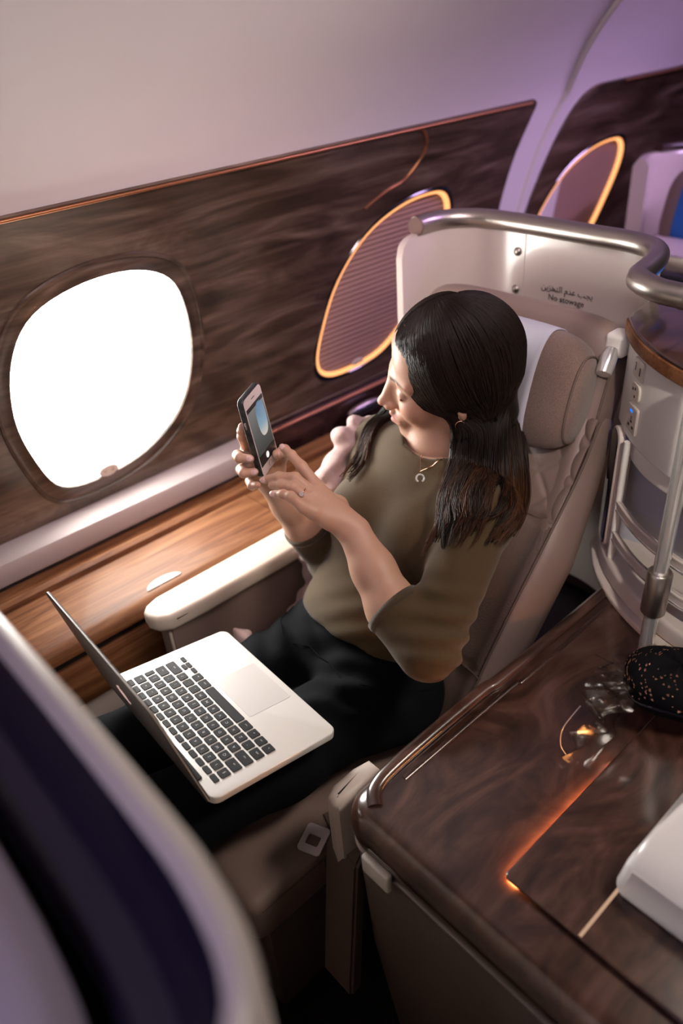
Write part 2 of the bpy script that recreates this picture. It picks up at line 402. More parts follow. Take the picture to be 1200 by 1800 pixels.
def shaded(name, loop, label, latch_x):
    wd = thing(name, label, 'window', wp(sum(p[0] for p in loop) / len(loop), .96), kind='structure')
    obj('shade_frame', *ring_profile(loop, [(1.05, .0065), (1.04, .0085), (1.015, .0085), (1.0, .006), (.995, -.012)]), M['gloss_black'], wd)
    obj('light_rim', *ring_profile(loop, [(1.0, .0062), (.992, .0095), (.974, .0075), (.958, -.002)]), M['led'], wd)
    # pleated blind: horizontal ridges clipped to the outline
    zs = [p[1] for p in loop]; z0, z1 = min(zs), max(zs); V = []; F = []; N = 150; K = 14; lo = grow(loop, .975)
    for j in range(N + 1):
        z = z0 + .008 + (z1 - z0 - .016) * j / N; xs = []
        for i in range(len(lo)):
            a, b = lo[i], lo[(i + 1) % len(lo)]
            if (a[1] > z) != (b[1] > z): xs.append(a[0] + (b[0] - a[0]) * (z - a[1]) / (b[1] - a[1]))
        if len(xs) < 2: continue
        xa, xb = min(xs), max(xs); ph = (j % 5) / 5.0; off = -.001 - .004 * abs(ph * 2 - 1)
        V += [wp(xa + (xb - xa) * k / K, z, off) for k in range(K + 1)]
    rows = len(V) // (K + 1)
    F = [(j * (K + 1) + k, j * (K + 1) + k + 1, (j + 1) * (K + 1) + k + 1, (j + 1) * (K + 1) + k) for j in range(rows - 1) for k in range(K)]
    obj('pleated_shade', V, F, M['shade'], wd, auto=20)
    back = grow(loop, 1.0); obj('shade_backing', [wp(p[0], p[1], -.012) for p in back], [tuple(range(len(back)))], M['black'], wd, smooth=False)
    latch(wd, latch_x, .772, .0, .9)
    return wd
shaded('window_2', W2, 'leaf shaped window with pleated blind and glowing orange rim beside the headrest', 1.285)
shaded('window_3', W3, 'glowing orange rimmed window blind of the row behind the metal rail', 2.09)

# ---- rail strip and dark recess under the panel
def xprof(name, prof, x0, x1, mat, parent=None, auto=40):
    n = len(prof); V = [(x, p[0], p[1]) for x in (x0, x1) for p in prof]
    F = [(i, (i + 1) % n, n + (i + 1) % n, n + i) for i in range(n)] + [tuple(range(n))[::-1], tuple(range(n, 2 * n))]
    return obj(name, V, F, mat, parent, True, False, auto)
strip = xprof('trim_2', [(1.375, .655), (1.362, .660), (1.358, .69), (1.364, .705), (1.385, .712), (1.43, .715), (1.43, .655)], -1.15, .885, M['railgrey'])
props(strip, 'pale grey pink horizontal rail strip below the bright window', 'trim', kind='structure')
rec = xprof('trim_3', [(1.40, .55), (1.395, .70), (1.43, .71), (1.43, .54)], .885, 1.78, M['dark_wood'])
props(rec, 'dark recessed wood strip behind the seat under the pleated blind', 'trim', kind='structure')
wtube('copper_bead', dense((.885, .70), (1.78, .70), 6), .006, M['copper'], rec, .022)
cp = obj('coat_hook', *loft([[(1.20 + .13 * t, 1.385 - .006 - .012 * math.sin(a) * math.sin(math.pi * min(max(t, .02), .98)) ** .5, .667 + .016 * math.cos(a) * math.sin(math.pi * min(max(t, .02), .98)) ** .5) for a in [2 * math.pi * k / 12 for k in range(12)]] for t in [i / 10 for i in range(11)]]), M['satin'], rec)

# ================================================================== SIDE LEDGE
led = thing('side_ledge', 'warm walnut side ledge with lift-up lid running below the window', 'ledge', (.3, 1.23, 0))
xprof('lid_front', [(1.150, .6505), (1.142, .650), (1.128, .645), (1.121, .635), (1.121, .622), (1.135, .617), (1.29, .617), (1.29, .6505)], -.9, .80, M['ledge_wood'], led)
o = xprof('lid_end_block', [(1.150, .6495), (1.128, .644), (1.121, .635), (1.121, .622), (1.135, .617), (1.29, .617), (1.29, .6495)], .803, 1.16, M['ledge_wood'], led)
xprof('back_bead', [(1.290, .648), (1.295, .660), (1.306, .665), (1.317, .660), (1.322, .648), (1.345, .645), (1.372, .645), (1.372, .62), (1.29, .62)], -.9, 1.16, M['ledge_wood'], led)
xprof('shadow_gap', [(1.135, .60), (1.135, .617), (1.36, .617), (1.36, .60)], -.9, 1.16, M['black'], led)
xprof('fascia', [(1.130, .50), (1.124, .52), (1.124, .59), (1.130, .600), (1.36, .600), (1.36, .50)], -.9, 1.16, M['ledge_wood'], led)
xprof('lower_front', [(1.145, .02), (1.145, .50), (1.36, .50), (1.36, .02)], -.9, 1.16, M['cream'], led)
hp = [(.465 + .075 * (1 - math.cos(math.pi * t)) / 2, 1.150 + (.020 * math.sin(math.pi * t))) for t in [i / 14 for i in range(15)]]
bmobj('finger_tab', prism(hp + [(.54, 1.148), (.465, 1.148)][:0], .650, .653, .0008), M['white'], led)

# ================================================================== SEAT
seat = thing('business_seat', 'reclined taupe leather business class seat the woman sits in', 'seat', (.70, .82, 0))
def rbox(name, x0, x1, y0, y1, z0, z1, bev, mat, parent, seg=4, m=None): return bmobj(name, box_bm(x0, x1, y0, y1, z0, z1, bev, seg, m=m), mat, parent)
rbox('seat_cushion', .275, .82, .615, 1.035, .345, .445, .022, M['leather'], seat)
tube('cushion_piping', [(x, .6165, .428) for x in np.linspace(.295, .80, 8)], .0025, M['stitch'], seat, 6)
tube('cushion_seam', [(.42, .6145, z) for z in np.linspace(.36, .43, 5)], .0018, M['stitch'], seat, 6)
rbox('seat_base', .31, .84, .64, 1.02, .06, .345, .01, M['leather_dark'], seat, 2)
bp = catmull([(.70, .40), (.755, .50), (.825, .60), (.905, .695), (.985, .785), (1.055, .87), (1.10, .95)], 5)
def back_ring(i, y0=.572, y1=1.04, th=.085, rec_=.0):
    p = bp[i]; t = bp[min(i + 1, len(bp) - 1)] - bp[max(i - 1, 0)]; t = t / np.linalg.norm(t); nrm = np.array((-t[1], t[0]))
    ring = []; y0 = y0 + .045 * max(0, (i / (len(bp) - 1) - .6) / .4)
    ys = np.linspace(-1, 1, 25); hw = (y1 - y0) / 2; c = (y0 + y1) / 2
    for s in ys:       # front: side bolsters stand proud, centre dished
        e = min(1, (1 - abs(s)) / .09); edge = math.sqrt(max(0, 1 - (1 - e) ** 2))
        h = -.03 * (1 - edge) + .020 * math.exp(-((abs(s) - .86) / .10) ** 2) - .006 * (1 - s * s)
        q = p + nrm * h; ring.append((q[0], c + s * hw, q[1]))
    for s in ys[::-1]:
        e = min(1, (1 - abs(s)) / .09); edge = math.sqrt(max(0, 1 - (1 - e) ** 2))
        q = p - nrm * (th - .03 * (1 - edge)); ring.append((q[0], c + s * hw, q[1]))
    return ring
obj('backrest', *loft([back_ring(i) for i in range(len(bp))]), M['leather'], seat, auto=60)
def on_back(u, y, h):   # u in 0..1 along the backrest, h proud of the dished face
    f_ = u * (len(bp) - 1); i = min(int(f_), len(bp) - 2); t_ = f_ - i
    p = bp[i] * (1 - t_) + bp[i + 1] * t_; t = bp[i + 1] - bp[i]; t = t / np.linalg.norm(t); nrm = np.array((-t[1], t[0]))
    s = (y - .806) / .234; b = .020 * math.exp(-((abs(s) - .86) / .10) ** 2) - .006 * (1 - s * s)
    q = p + nrm * (b + h); return (q[0], y, q[1])
def back_patch(name, u0, u1, y0, y1, fh, mat, nu=30, ny=40):
    V = [on_back(u0 + (u1 - u0) * j / nu, y0 + (y1 - y0) * i / ny, fh(j / nu, i / ny)) for j in range(nu + 1) for i in range(ny + 1)]
    F = [(j * (ny + 1) + i, j * (ny + 1) + i + 1, (j + 1) * (ny + 1) + i + 1, (j + 1) * (ny + 1) + i) for j in range(nu) for i in range(ny)]
    return obj(name, V, F, mat, seat, auto=0)
def rimfall(a, b): return -.004 * (1 - min(1, min(a, 1 - a, b, 1 - b) / .04))
back_patch('perforated_panel', .28, .66, .606, 1.006, lambda a, b: .004 + rimfall(a, b), M['leather_perf'])
def quilt(a, b):
    p = a * 5.0 * .55; q = b * 5.0
    d1 = abs(((p + q) % 1) - .5) * 2; d2 = abs(((p - q) % 1) - .5) * 2
    return .003 + .005 * (1 - max(d1, d2) ** 6) + rimfall(a, b)
back_patch('quilted_panel', .67, .985, .606, 1.006, quilt, M['leather'], 60, 110)
for yy in (.602, 1.01): tube('backrest_seam', [on_back(u, yy, .001) for u in np.linspace(.12, .98, 24)], .0022, M['stitch'], seat, 6)
tube('lumbar_seam', [on_back(.27, y, .002) for y in np.linspace(.60, 1.012, 16)], .003, M['stitch'], seat, 6)
# head shell + headrest pillow (superellipsoids)
def sell(c, rx, ry, rz, e1, e2, tilt, nu=28, nv=36, vr=(0, 1), ur=(0, 1), sc=1.0):
    """local axes: x thickness, y width, z height; tilt about y"""
    def pw(v, e): return math.copysign(abs(v) ** e, v)
    ct, st = math.cos(tilt), math.sin(tilt); rings = []
    for j in range(nu + 1):
        ph = -math.pi / 2 + math.pi * (ur[0] + (ur[1] - ur[0]) * j / nu); ring = []
        for i in range(nv + (0 if vr == (0, 1) else 1)):
            th = 2 * math.pi * (vr[0] + (vr[1] - vr[0]) * i / nv)
            y = ry * pw(math.sin(ph), e2) * sc; k = pw(math.cos(ph), e2)
            x = rx * k * pw(math.cos(th), e1) * sc; z = rz * k * pw(math.sin(th), e1) * sc
            ring.append((c[0] + x * ct + z * st, c[1] + y, c[2] - x * st + z * ct))
        rings.append(ring)
    return rings
obj('head_shell', *loft(sell((1.130, .832, .960), .048, .215, .140, .55, .35, .30)), M['leather'], seat, auto=60)
obj('headrest', *loft(sell((1.068, .823, .985), .050, .195, .105, .75, .45, .30)), M['fabric'], seat, auto=60)
tube('headrest_seam', [p for p in sell((1.068, .823, .985), .051, .196, .106, .75, .45, .30, nu=40, nv=40)[6]], .0018, M['stitch'], seat, 6, closed=True)
tube('head_shell_seam', [p for p in sell((1.130, .832, .960), .049, .216, .141, .55, .35, .30, nu=40, nv=40)[3]], .002, M['stitch'], seat, 6, closed=True)
rings = sell((1.068, .823, .985), .050, .195, .105, .75, .45, .30, nu=26, nv=34, vr=(.06, .68), ur=(.40, .93), sc=1.02)
cov = obj('headrest_cover', *loft(rings, closed_ring=False, cap=False), M['cloth'], None, auto=60)
sm = cov.modifiers.new('thickness', 'SOLIDIFY'); sm.thickness = .002; sm.offset = 1
props(cov, 'white cloth cover draped over the brown headrest behind her hair', 'headrest cover')
# window side armrest
arm_out = [(.42, 1.075), (.428, 1.055), (.45, 1.040), (.52, 1.036), (1.02, 1.036), (1.02, 1.112), (.46, 1.112), (.435, 1.104), (.423, 1.092)]
bmobj('armrest_pad', prism(arm_out, .628, .664, .009, 3), M['armtop'], seat)
tube('armrest_seam', [(x, 1.0395, .652) for x in np.linspace(.46, 1.0, 10)], .0016, M['stitch'], seat, 6)
bmobj('armrest_side', prism([(.45, 1.046), (1.02, 1.046), (1.02, 1.10), (.45, 1.10), (.442, 1.073)], .10, .628, .004), M['leather'], seat)
tube('armrest_corner_piping', [(.447, 1.052, z) for z in np.linspace(.2, .62, 8)], .003, M['armtop'], seat, 6)
# aisle side arm: cream rounded shell along the console, leather flap below it
bmobj('aisle_arm', prism([(.415, .572), (.420, .588), (.44, .597), (.48, .598), (.51, .592), (.51, .560), (.44, .558), (.42, .562)], .40, .618, .016, 5), M['cream'], seat)
fV = [(.452, .606, .50), (.452, .545, .50), (.420, .535, .49), (.420, .607, .49), (.385, .566, .24), (.385, .505, .24), (.355, .498, .25), (.355, .566, .25)]
b = bmesh.new(); vs = [b.verts.new(v) for v in fV]
for q in ((0, 1, 2, 3), (4, 7, 6, 5), (0, 4, 5, 1), (1, 5, 6, 2), (2, 6, 7, 3), (3, 7, 4, 0)): b.faces.new([vs[k] for k in q])
bmesh.ops.recalc_face_normals(b, faces=list(b.faces)); bmesh.ops.bevel(b, geom=list(b.edges), offset=.005, segments=2, affect='EDGES')
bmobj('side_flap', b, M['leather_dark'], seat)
# seat belt
belt = thing('seat_belt', 'seat belt with a pale metal tongue lying on the cushion edge', 'seat belt', (.43, .64, .447))
bmobj('webbing', prism([(.445, .615), (.475, .625), (.485, .66), (.465, .665)], .446, .449), M['leather_dark'], belt)
outer = rrect(-.024, .024, -.020, .020, .006, 3); inner = rrect(-.011, .007, -.011, .011, .003, 3)
def holed_plate(name, outer, inner, th, mat, parent, mtx):
    n = len(outer); V = []
    for z in (0, th):
        V += [mtx @ Vector((p[0], p[1], z)) for p in outer]; V += [mtx @ Vector((p[0], p[1], z)) for p in inner]
    F = []
    for i in range(n):
        j = (i + 1) % n
        F += [(i, j, n + j, n + i)[::-1], (2 * n + i, 2 * n + j, 3 * n + j, 3 * n + i), (i, j, 2 * n + j, 2 * n + i), (n + i, n + j, 3 * n + j, 3 * n + i)[::-1]]
    return obj(name, [tuple(v) for v in V], F, mat, parent, auto=30)
holed_plate('belt_tongue', outer, inner, .003, P('pale_buckle_metal', (.82, .74, .77), .4, metal=.2), belt, Matrix.Translation((.422, .640, .449)) @ Matrix.Rotation(math.radians(22), 4, 'Z') @ Matrix.Rotation(math.radians(-6), 4, 'Y'))

# ================================================================== PRIVACY SHELL
sh = thing('privacy_shell', 'glossy cream privacy shell with metal top rail around the headrest', 'seat shell', (1.28, .86, 0))
plan = catmull([(1.118, 1.098), (1.20, 1.110), (1.262, 1.092), (1.298, 1.04), (1.307, .95), (1.307, .80), (1.304, .71), (1.282, .655), (1.23, .625), (1.14, .605)], 8)
plan = [np.array(p) for p in plan]
def plan_n(i):
    t = plan[min(i + 1, len(plan) - 1)] - plan[max(i - 1, 0)]; t /= np.linalg.norm(t); return np.array((t[1], -t[0]))
def shell_geo(i0, i1, inner, outer, z0=.42, zt=1.166, first_round=False):
    rings = []
    for i in range(i0, i1 + 1):
        nrm = plan_n(i); c = (.66 * 0 + 1.0, .82); s = 1 if (np.array((1.05, .85)) - plan[i]) @ nrm > 0 else -1
        a = plan[i] + nrm * s * inner; bq = plan[i] + nrm * s * outer
        zz = zt
        if first_round:
            d = (i - i0) / 5.0
            if d < 1: zz = zt - .035 * (1 - math.sqrt(max(0, 1 - (1 - d) ** 2)))
        rings.append([(a[0], a[1], z0), (a[0], a[1], zz), (bq[0], bq[1], zz), (bq[0], bq[1], z0)])
    return loft(rings)
SE = 36
obj('side_panel', *shell_geo(0, SE - 3, .006, -.008, first_round=True), M['shell'], sh, auto=50)
obj('back_panel', *shell_geo(SE - 3, len(plan) - 13, .0045, -.008), M['shell'], sh, auto=50)
rail = [(p[0], p[1], 1.180) for p in plan[6:]]
rail = rail[:-2] + [(1.13, .598, 1.180), (1.11, .56, 1.178), (1.108, .52, 1.176), (1.12, .40, 1.175)]
tube('top_rail', catmull(rail, 2), .0185, M['satin'], sh, 20)
rp = np.array(catmull(rail, 2)); tube('rail_cap', [rp[0] - unit0(rp[1] - rp[0]) * .004, rp[0] - unit0(rp[1] - rp[0]) * .0005], .0178, M['capcopper'], sh, 20)
tube('rail_joint', [(1.108, .515, 1.176), (1.109, .508, 1.176)], .0195, M['satin'], sh, 20)
for zz in (1.127, 1.052):
    k = SE - 4; c = plan[k]; nrm = plan_n(k); s = 1 if (np.array((1.05, .85)) - c) @ nrm > 0 else -1; nrm = nrm * s
    prof = [(.0085, 0), (.0085, .002), (.006, .005), (.002, .0062)]
    cc = np.array((c[0], c[1], zz)) + np.array((nrm[0], nrm[1], 0)) * .006; tv = np.array((-nrm[1], nrm[0], 0))
    obj('screw', *loft([[cc + np.array((nrm[0], nrm[1], 0)) * d + r * (tv * math.cos(a) + np.array((0, 0, 1)) * math.sin(a)) for a in [2 * math.pi * q / 16 for q in range(16)]] for r, d in prof]), M['satin'], sh)
def text_mesh(body, size, ext=.0002):
    cu = bpy.data.curves.new('txt', 'FONT'); cu.body = body; cu.size = size; cu.extrude = ext; cu.align_x = 'CENTER'; cu.resolution_u = 3
    t = bpy.data.objects.new('txt', cu); COL.objects.link(t)
    dg = bpy.context.evaluated_depsgraph_get(); dg.update()
    me = bpy.data.meshes.new_from_object(t.evaluated_get(dg)); bpy.data.objects.remove(t); bpy.data.curves.remove(cu); return me
M['ink'] = P('black_print', (.02, .015, .015), .6)
def text_on(name, body, size, mtx, mat, parent, local=False):
    me = text_mesh(body, size); V = [tuple(mtx @ v.co) for v in me.vertices]; F = [list(p.vertices) for p in me.polygons]
    bpy.data.meshes.remove(me)
    return obj(name, V, F, mat, parent, smooth=False, local=local)
tm = Matrix(((0, 0, -1, 1.3020), (-1, 0, 0, .832), (0, 1, 0, 1.046), (0, 0, 0, 1)))   # reads along -y, faces -x
ar = [0xFEF3, 0xFEA0, 0xFE90, 32, 0xFECB, 0xFEAA, 0xFEE1, 32, 0xFE8D, 0xFEDF, 0xFE98, 0xFEA8, 0xFEB0, 0xFEF3, 0xFEE6]
o = text_on('printed_notice', 'No stowage', .0165, tm, M['ink'], sh); o['label'] = 'black printed words No stowage'
o = text_on('printed_notice', ''.join(chr(c) for c in ar[::-1]), .0165, tm @ Matrix.Translation((0, .018, 0)), M['ink'], sh); o['label'] = 'black printed Arabic notice above the English words'

# ================================================================== CONSOLE TABLE
M['led_strip'] = emis('warm_led_slot', (1.0, .38, .12), 130.0)
M['led_soft'] = emis('dim_warm_strip', (1.0, .62, .40), .45)
con = thing('side_console', 'glossy walnut console table on the aisle side of the seat', 'console', (.8, .25, 0))
CX0, CX1, CY0, CY1 = .405, 1.40, -.30, .552
def con_out(d, r=.05): return rrect(CX0 + d, CX1 - d, CY0 + d, CY1 - d, max(r - d, .01), 8)
def stack(name, layers, mat, parent, r=.05):
    """layers of (inset, z): lofted rounded rectangle"""
    return obj(name, *loft([[(p[0], p[1], z) for p in con_out(d, r)] for d, z in layers]), mat, parent, auto=35)
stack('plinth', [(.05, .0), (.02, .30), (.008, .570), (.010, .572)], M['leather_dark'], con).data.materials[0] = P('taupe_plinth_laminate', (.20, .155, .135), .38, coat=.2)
stack('lower_trim', [(.006, .570), (.004, .572), (.004, .577), (.010, .579)], M['satin'], con)
stack('dark_groove', [(.012, .578), (.012, .592)], M['black'], con)
stack('upper_trim', [(.008, .590), (.004, .592), (.004, .597), (.012, .599)], M['satin'], con)
stack('table_top', [(.010, .597), (.002, .603), (.0, .615), (.004, .634), (.016, .646), (.030, .650)], M['console_wood'], con)
rimp = catmull([(.62, .030 + .0, 0)], 1) if False else None
# raised lip along the seat side and around the forward corner
lip = [(1.05, .530, .650), (.90, .530, .650), (.74, .530, .651), (.70, .534, .652), (.52, .533, .652), (.462, .526, .650), (.440, .505, .648)]
tube('raised_lip', catmull(lip, 6), .011, M['console_wood'], con, 12, flat=.7, up=(0, 0, 1))
lip2 = [(1.04, .505, .650), (.78, .503, .650), (.74, .508, .650), (.50, .508, .650)]
tube('lip_groove', catmull(lip2, 5), .0045, M['dark_wood'], con, 8, flat=.5, up=(0, 0, 1))
# lift-up lid with warm light slots at its edge
bmobj('lid_panel', prism(rrect(.478, .925, -.20, .318, .008, 3), .6545, .660, .002, 3), M['console_wood'], con)
bmobj('light_strip', box_bm(.482, .72, .300, .3135, .6502, .6544), M['led_strip'], con)
bmobj('light_strip', box_bm(.480, .60, .2085, .2125, .6598, .6608), M['led_soft'], con)
bmobj('latch_tab', box_bm(-.006, .006, -.026, .026, -.018, .018, .004, 3, m=Matrix.Translation((.404, .470, .575))), M['white'], con)

# ================================================================== MINIBAR UNIT
mb = thing('minibar_unit', 'white minibar column with power sockets and round walnut top', 'minibar', (1.2, .40, .65))
def fp(d=0.0):     # footprint of the column: front arc then back
    arc = catmull([(1.135 + d * .3, .600 + d), (1.085 - d * .6, .553 + d * .6), (1.035 - d * .8, .485 + d * .4), (1.000 - d, .405), (.983 - d, .325), (.975 - d, .24), (.985 - d, .15)], 5)
    return [tuple(p) for p in arc] + [(1.06, .06), (1.36, .06), (1.38, .30), (1.345, .56 + d), (1.24, .615 + d)]
def mbp(name, d, z0, z1, mat, bev=.004): return bmobj(name, prism(fp(d), z0, z1, bev, 3), mat, mb)
mbp('base_plate', .026, .650, .662, M['cream'])
mbp('base', .012, .662, .700, M['cream'], .008)
# the bay: back wall set in, left post, shelf rails
bay = [(1.135, .590), (1.15, .52), (1.14, .42), (1.12, .30), (1.10, .10), (1.36, .06), (1.38, .30), (1.345, .56), (1.24, .61)]
bmobj('bay_back', prism(bay, .700, .900, 0), M['greyp'], mb)
post = [(1.135, .602), (1.092, .566), (1.080, .548), (1.092, .545), (1.14, .575)]
bmobj('left_post', prism(post, .700, .900, .002), M['cream'], mb)
tube('post_edge', [(1.078, .548, z) for z in np.linspace(.70, .935, 5)], .006, M['white'], mb, 8)
arc = [np.array(p) for p in catmull([(1.085, .553), (1.035, .485), (1.000, .405), (.983, .325), (.975, .24)], 6)]
for z0 in (.738, .800):
    o = obj('shelf_rail', *loft([[(p[0] + .002, p[1], z0), (p[0] - .008, p[1], z0 + .001), (p[0] - .008, p[1], z0 + .019), (p[0] + .002, p[1], z0 + .020)] for p in arc]), M['cream'], mb)
    tube('rail_bead', [(p[0] - .006, p[1], z0 + .0195) for p in arc], .0036, M['cream'], o, 6)
    tube('rail_bead', [(p[0] - .007, p[1], z0 + .004) for p in arc], .0022, M['chrome'], o, 6)
mbp('head', .0, .935, 1.088, M['white'], .006)
step = catmull([(1.105, .560), (1.06, .505), (1.03, .44), (1.01, .36), (1.0, .25)], 5)
bmobj('cup_holder', prism([tuple(p) for p in step] + [(1.15, .2), (1.2, .45), (1.15, .56)], .893, .936, .006, 3), M['white'], mb)
mbp('walnut_top', .010, 1.088, 1.118, M['dark_wood'], .004)
o = mbp('walnut_rim', .013, 1.090, 1.112, M['ledge_wood'], .002)
# socket plates on the front arc of the head
def on_arc(t, z, d=0.0):
    a = [np.array(p) for p in fp(0.0)[:31]]; f_ = t * (len(a) - 1); i = min(int(f_), len(a) - 2); p = a[i] * (1 - f_ + i) + a[i + 1] * (f_ - i)
    tg = a[i + 1] - a[i]; tg /= np.linalg.norm(tg); n = np.array((-tg[1], tg[0])); n = n if n @ np.array((-1, .3)) > 0 else -n
    q = p + n * d; return np.array((q[0], q[1], z)), np.array((n[0], n[1], 0)), np.array((tg[0], tg[1], 0))
M['socket'] = P('ivory_socket_plate', (.66, .60, .52), .35)
def plate(name, t, z, w_, h_, r, mat, label=None):
    c, n, tg = on_arc(t, z); up = np.array((0, 0, 1)); o_ = rrect(-w_ / 2, w_ / 2, -h_ / 2, h_ / 2, r, 4)
    rings = [[c + tg * p[0] * s + up * p[1] * s + n * d for p in o_] for s, d in ((1, -.001), (1, .0022), (.93, .0034))]
    pl = obj(name, *loft(rings), mat, mb, auto=30)
    if label: pl['label'] = label
    return pl, c, n, tg, up
def hole(pl, c, n, tg, up, a, b_, w_, h_, mat=None, name='socket_slot'):
    q = [(-w_ / 2, -h_ / 2), (w_ / 2, -h_ / 2), (w_ / 2, h_ / 2), (-w_ / 2, h_ / 2)]
    rings = [[c + tg * (a + p[0]) + up * (b_ + p[1]) + n * d for p in q] for d in (.0025, .0040)]
    return obj(name, *loft(rings), mat or M['black'], pl, smooth=False)
pl = plate('socket_plate', .185, 1.062, .040, .032, .006, M['socket'], 'ivory two slot power socket'); hole(*pl, -.010, .002, .0030, .013); hole(*pl, .008, -.001, .0030, .013)
pl = plate('socket_plate', .185, 1.024, .034, .030, .011, M['socket'], 'ivory three pin power socket')
for a, b_ in ((-.008, .003), (.001, .006), (.001, -.007)): hole(*pl, a, b_, .004, .004)
pl = plate('usb_plate', .190, .978, .038, .046, .003, M['cream'], 'grey usb and data port plate with a small blue light')
hole(*pl, -.004, .013, .010, .004, M['blue'], 'status_light'); hole(*pl, 0, .003, .006, .005, M['satin'], 'usb_port'); hole(*pl, 0, -.004, .006, .003); hole(*pl, -.008, -.012, .006, .004); hole(*pl, .008, -.012, .006, .004)
# reading lamp on the column
rl = thing('reading_lamp', 'small swivel reading lamp with chrome head on the minibar side', 'lamp', (1.13, .62, 1.03))
bmobj('lamp_mount', box_bm(-.02, .02, -.018, .018, -.02, .02, .008, 3, m=Matrix.Translation((1.145, .622, 1.066))), M['white'], rl)
tube('lamp_head', [(1.125, .622, 1.062), (1.115, .621, 1.052), (1.102, .618, 1.038), (1.094, .616, 1.030)], [.010, .014, .014, .013], M['chrome'], rl, 18)
# handset slot: glossy black inset on the seat side of the column
ho = rrect(-.021, .021, -.115, .115, .02, 6)
tg = np.array((.73, .683, 0)); nn = np.array((-.683, .73, 0)); c0 = np.array((1.108, .577, .822)) + nn * .004
obj('handset_bezel', *loft([[c0 + tg * p[0] * s + np.array((0, 0, p[1] * t)) + nn * d for p in ho] for s, t, d in ((1.14, 1.03, -.006), (1.14, 1.03, .003), (1.02, 1.0, .005))]), M['cream'], mb, auto=30)
obj('handset_panel', *loft([[c0 + tg * p[0] * s + np.array((0, 0, p[1] * s)) + nn * d for p in ho] for s, d in ((1.0, .003), (1.0, .006), (.95, .007))]), M['gloss_black'], mb, auto=30)
# chrome support pole with collar
pole = thing('support_pole', 'chrome support pole with sliding collar in front of the minibar', 'pole', (.955, .402, .65))
tube('pole_shaft', [(.955, .402, z) for z in np.linspace(.655, 1.13, 6)], .0115, M['chrome'], pole, 20)
tube('pole_collar', [(.955, .402, .735), (.955, .402, .737), (.955, .402, .812), (.955, .402, .815)], [.0175, .019, .019, .0165], M['satin'], pole, 20)
# dark bottle with blue label standing in the bay
bt = thing('water_bottle', 'small blue bottle standing in the minibar bay behind the pole', 'bottle', (1.03, .325, .70))
M['bottle'] = P('blue_plastic_bottle', (.03, .14, .36), .12, trans=.3)
M['bottle_label'] = P('dark_bottle_label', (.01, .012, .03), .4)
def lathe(c, prof, sides=20): return loft([[(c[0] + r * math.cos(2 * math.pi * k / sides), c[1] + r * math.sin(2 * math.pi * k / sides), c[2] + z) for k in range(sides)] for r, z in prof])
obj('bottle_body', *lathe((1.045, .325, .7005), [(.022, 0), (.025, .004), (.025, .09), (.02, .11), (.010, .13), (.010, .15)]), M['bottle'], bt)
obj('bottle_wrap', *lathe((1.045, .325, .7005), [(.0253, .02), (.0256, .021), (.0256, .065), (.0253, .066)]), M['bottle_label'], bt)
obj('bottle_cap', *lathe((1.045, .325, .8505), [(.0115, -.004), (.012, 0), (.012, .012), (.010, .014)]), M['white'], bt)

# ================================================================== THINGS ON THE CONSOLE
# white angular caddy
M['caddy'] = P('white_caddy_plastic', (.74, .71, .69), .28, coat=.3)
cad = thing('caddy_box', 'white angular plastic caddy box on the console at the right edge', 'box', (.66, .11, .660))
def crect(x0, x1, y0, y1, z, c=.010): return [(x0 + c, y0, z), (x1 - c, y0, z), (x1, y0 + c, z), (x1, y1 - c, z), (x1 - c, y1, z), (x0 + c, y1, z), (x0, y1 - c, z), (x0, y0 + c, z)]
rings = [crect(.555, .80, -.08, .214, .6605), crect(.552, .80, -.08, .217, .669), crect(.560, .80, -.08, .211, .712), crect(.592, .80, -.06, .204, .735), crect(.636, .79, -.05, .190, .766), crect(.655, .78, -.04, .176, .770), crect(.664, .775, -.03, .168, .760, .008), crect(.667, .772, -.028, .165, .73, .008)]
b = bmesh.new(); Vl, Fl = loft(rings); vs = [b.verts.new(v) for v in Vl]
for f_ in Fl: b.faces.new([vs[i] for i in f_])
bmesh.ops.recalc_face_normals(b, faces=list(b.faces)); bmesh.ops.bevel(b, geom=list(b.edges), offset=.0022, segments=2, affect='EDGES')
bmobj('caddy_shell', b, M['caddy'], cad)
bmobj('pocket_lining', box_bm(.669, .770, -.026, .163, .7305, .745, .002), M['leather_dark'], cad)
# sequinned pouch
M['pouch'] = P('black_velvet', (.0025, .0025, .004), .9, spec=.15)
M['star'] = P('rose_gold_star', (.75, .40, .26), .3, metal=.8)
po = thing('wash_pouch', 'black soft pouch with scattered rose gold stars on the console', 'pouch', (.876, .312, .66))
def pouch_pt(u, v, s=1.0):
    ph = -math.pi / 2 + math.pi * u; th = 2 * math.pi * v
    x = .064 * s * math.copysign(abs(math.cos(ph)) ** .7, math.cos(ph)) * math.copysign(abs(math.cos(th)) ** .75, math.cos(th))
    y = .074 * s * math.copysign(abs(math.cos(ph)) ** .7, math.cos(ph)) * math.copysign(abs(math.sin(th)) ** .75, math.sin(th))
    z = .036 * s * math.sin(ph) * (1 + .12 * math.sin(5 * th))
    a = .5; return np.array((.876 + x * math.cos(a) - y * math.sin(a), .312 + x * math.sin(a) + y * math.cos(a), .700 + z + .004 * math.sin(x * 90) * math.sin(y * 70)))
obj('pouch_body', *loft([[pouch_pt(j / 24, i / 40) for i in range(40)] for j in range(25)]), M['pouch'], po, auto=0)
for u_ in (0,): tube('pouch_zip', [pouch_pt(.5, i / 40, 1.005) for i in range(40)], .0022, M['gloss_black'], po, 6, closed=True)
gV = []; gF = []; rs = random.Random(3)
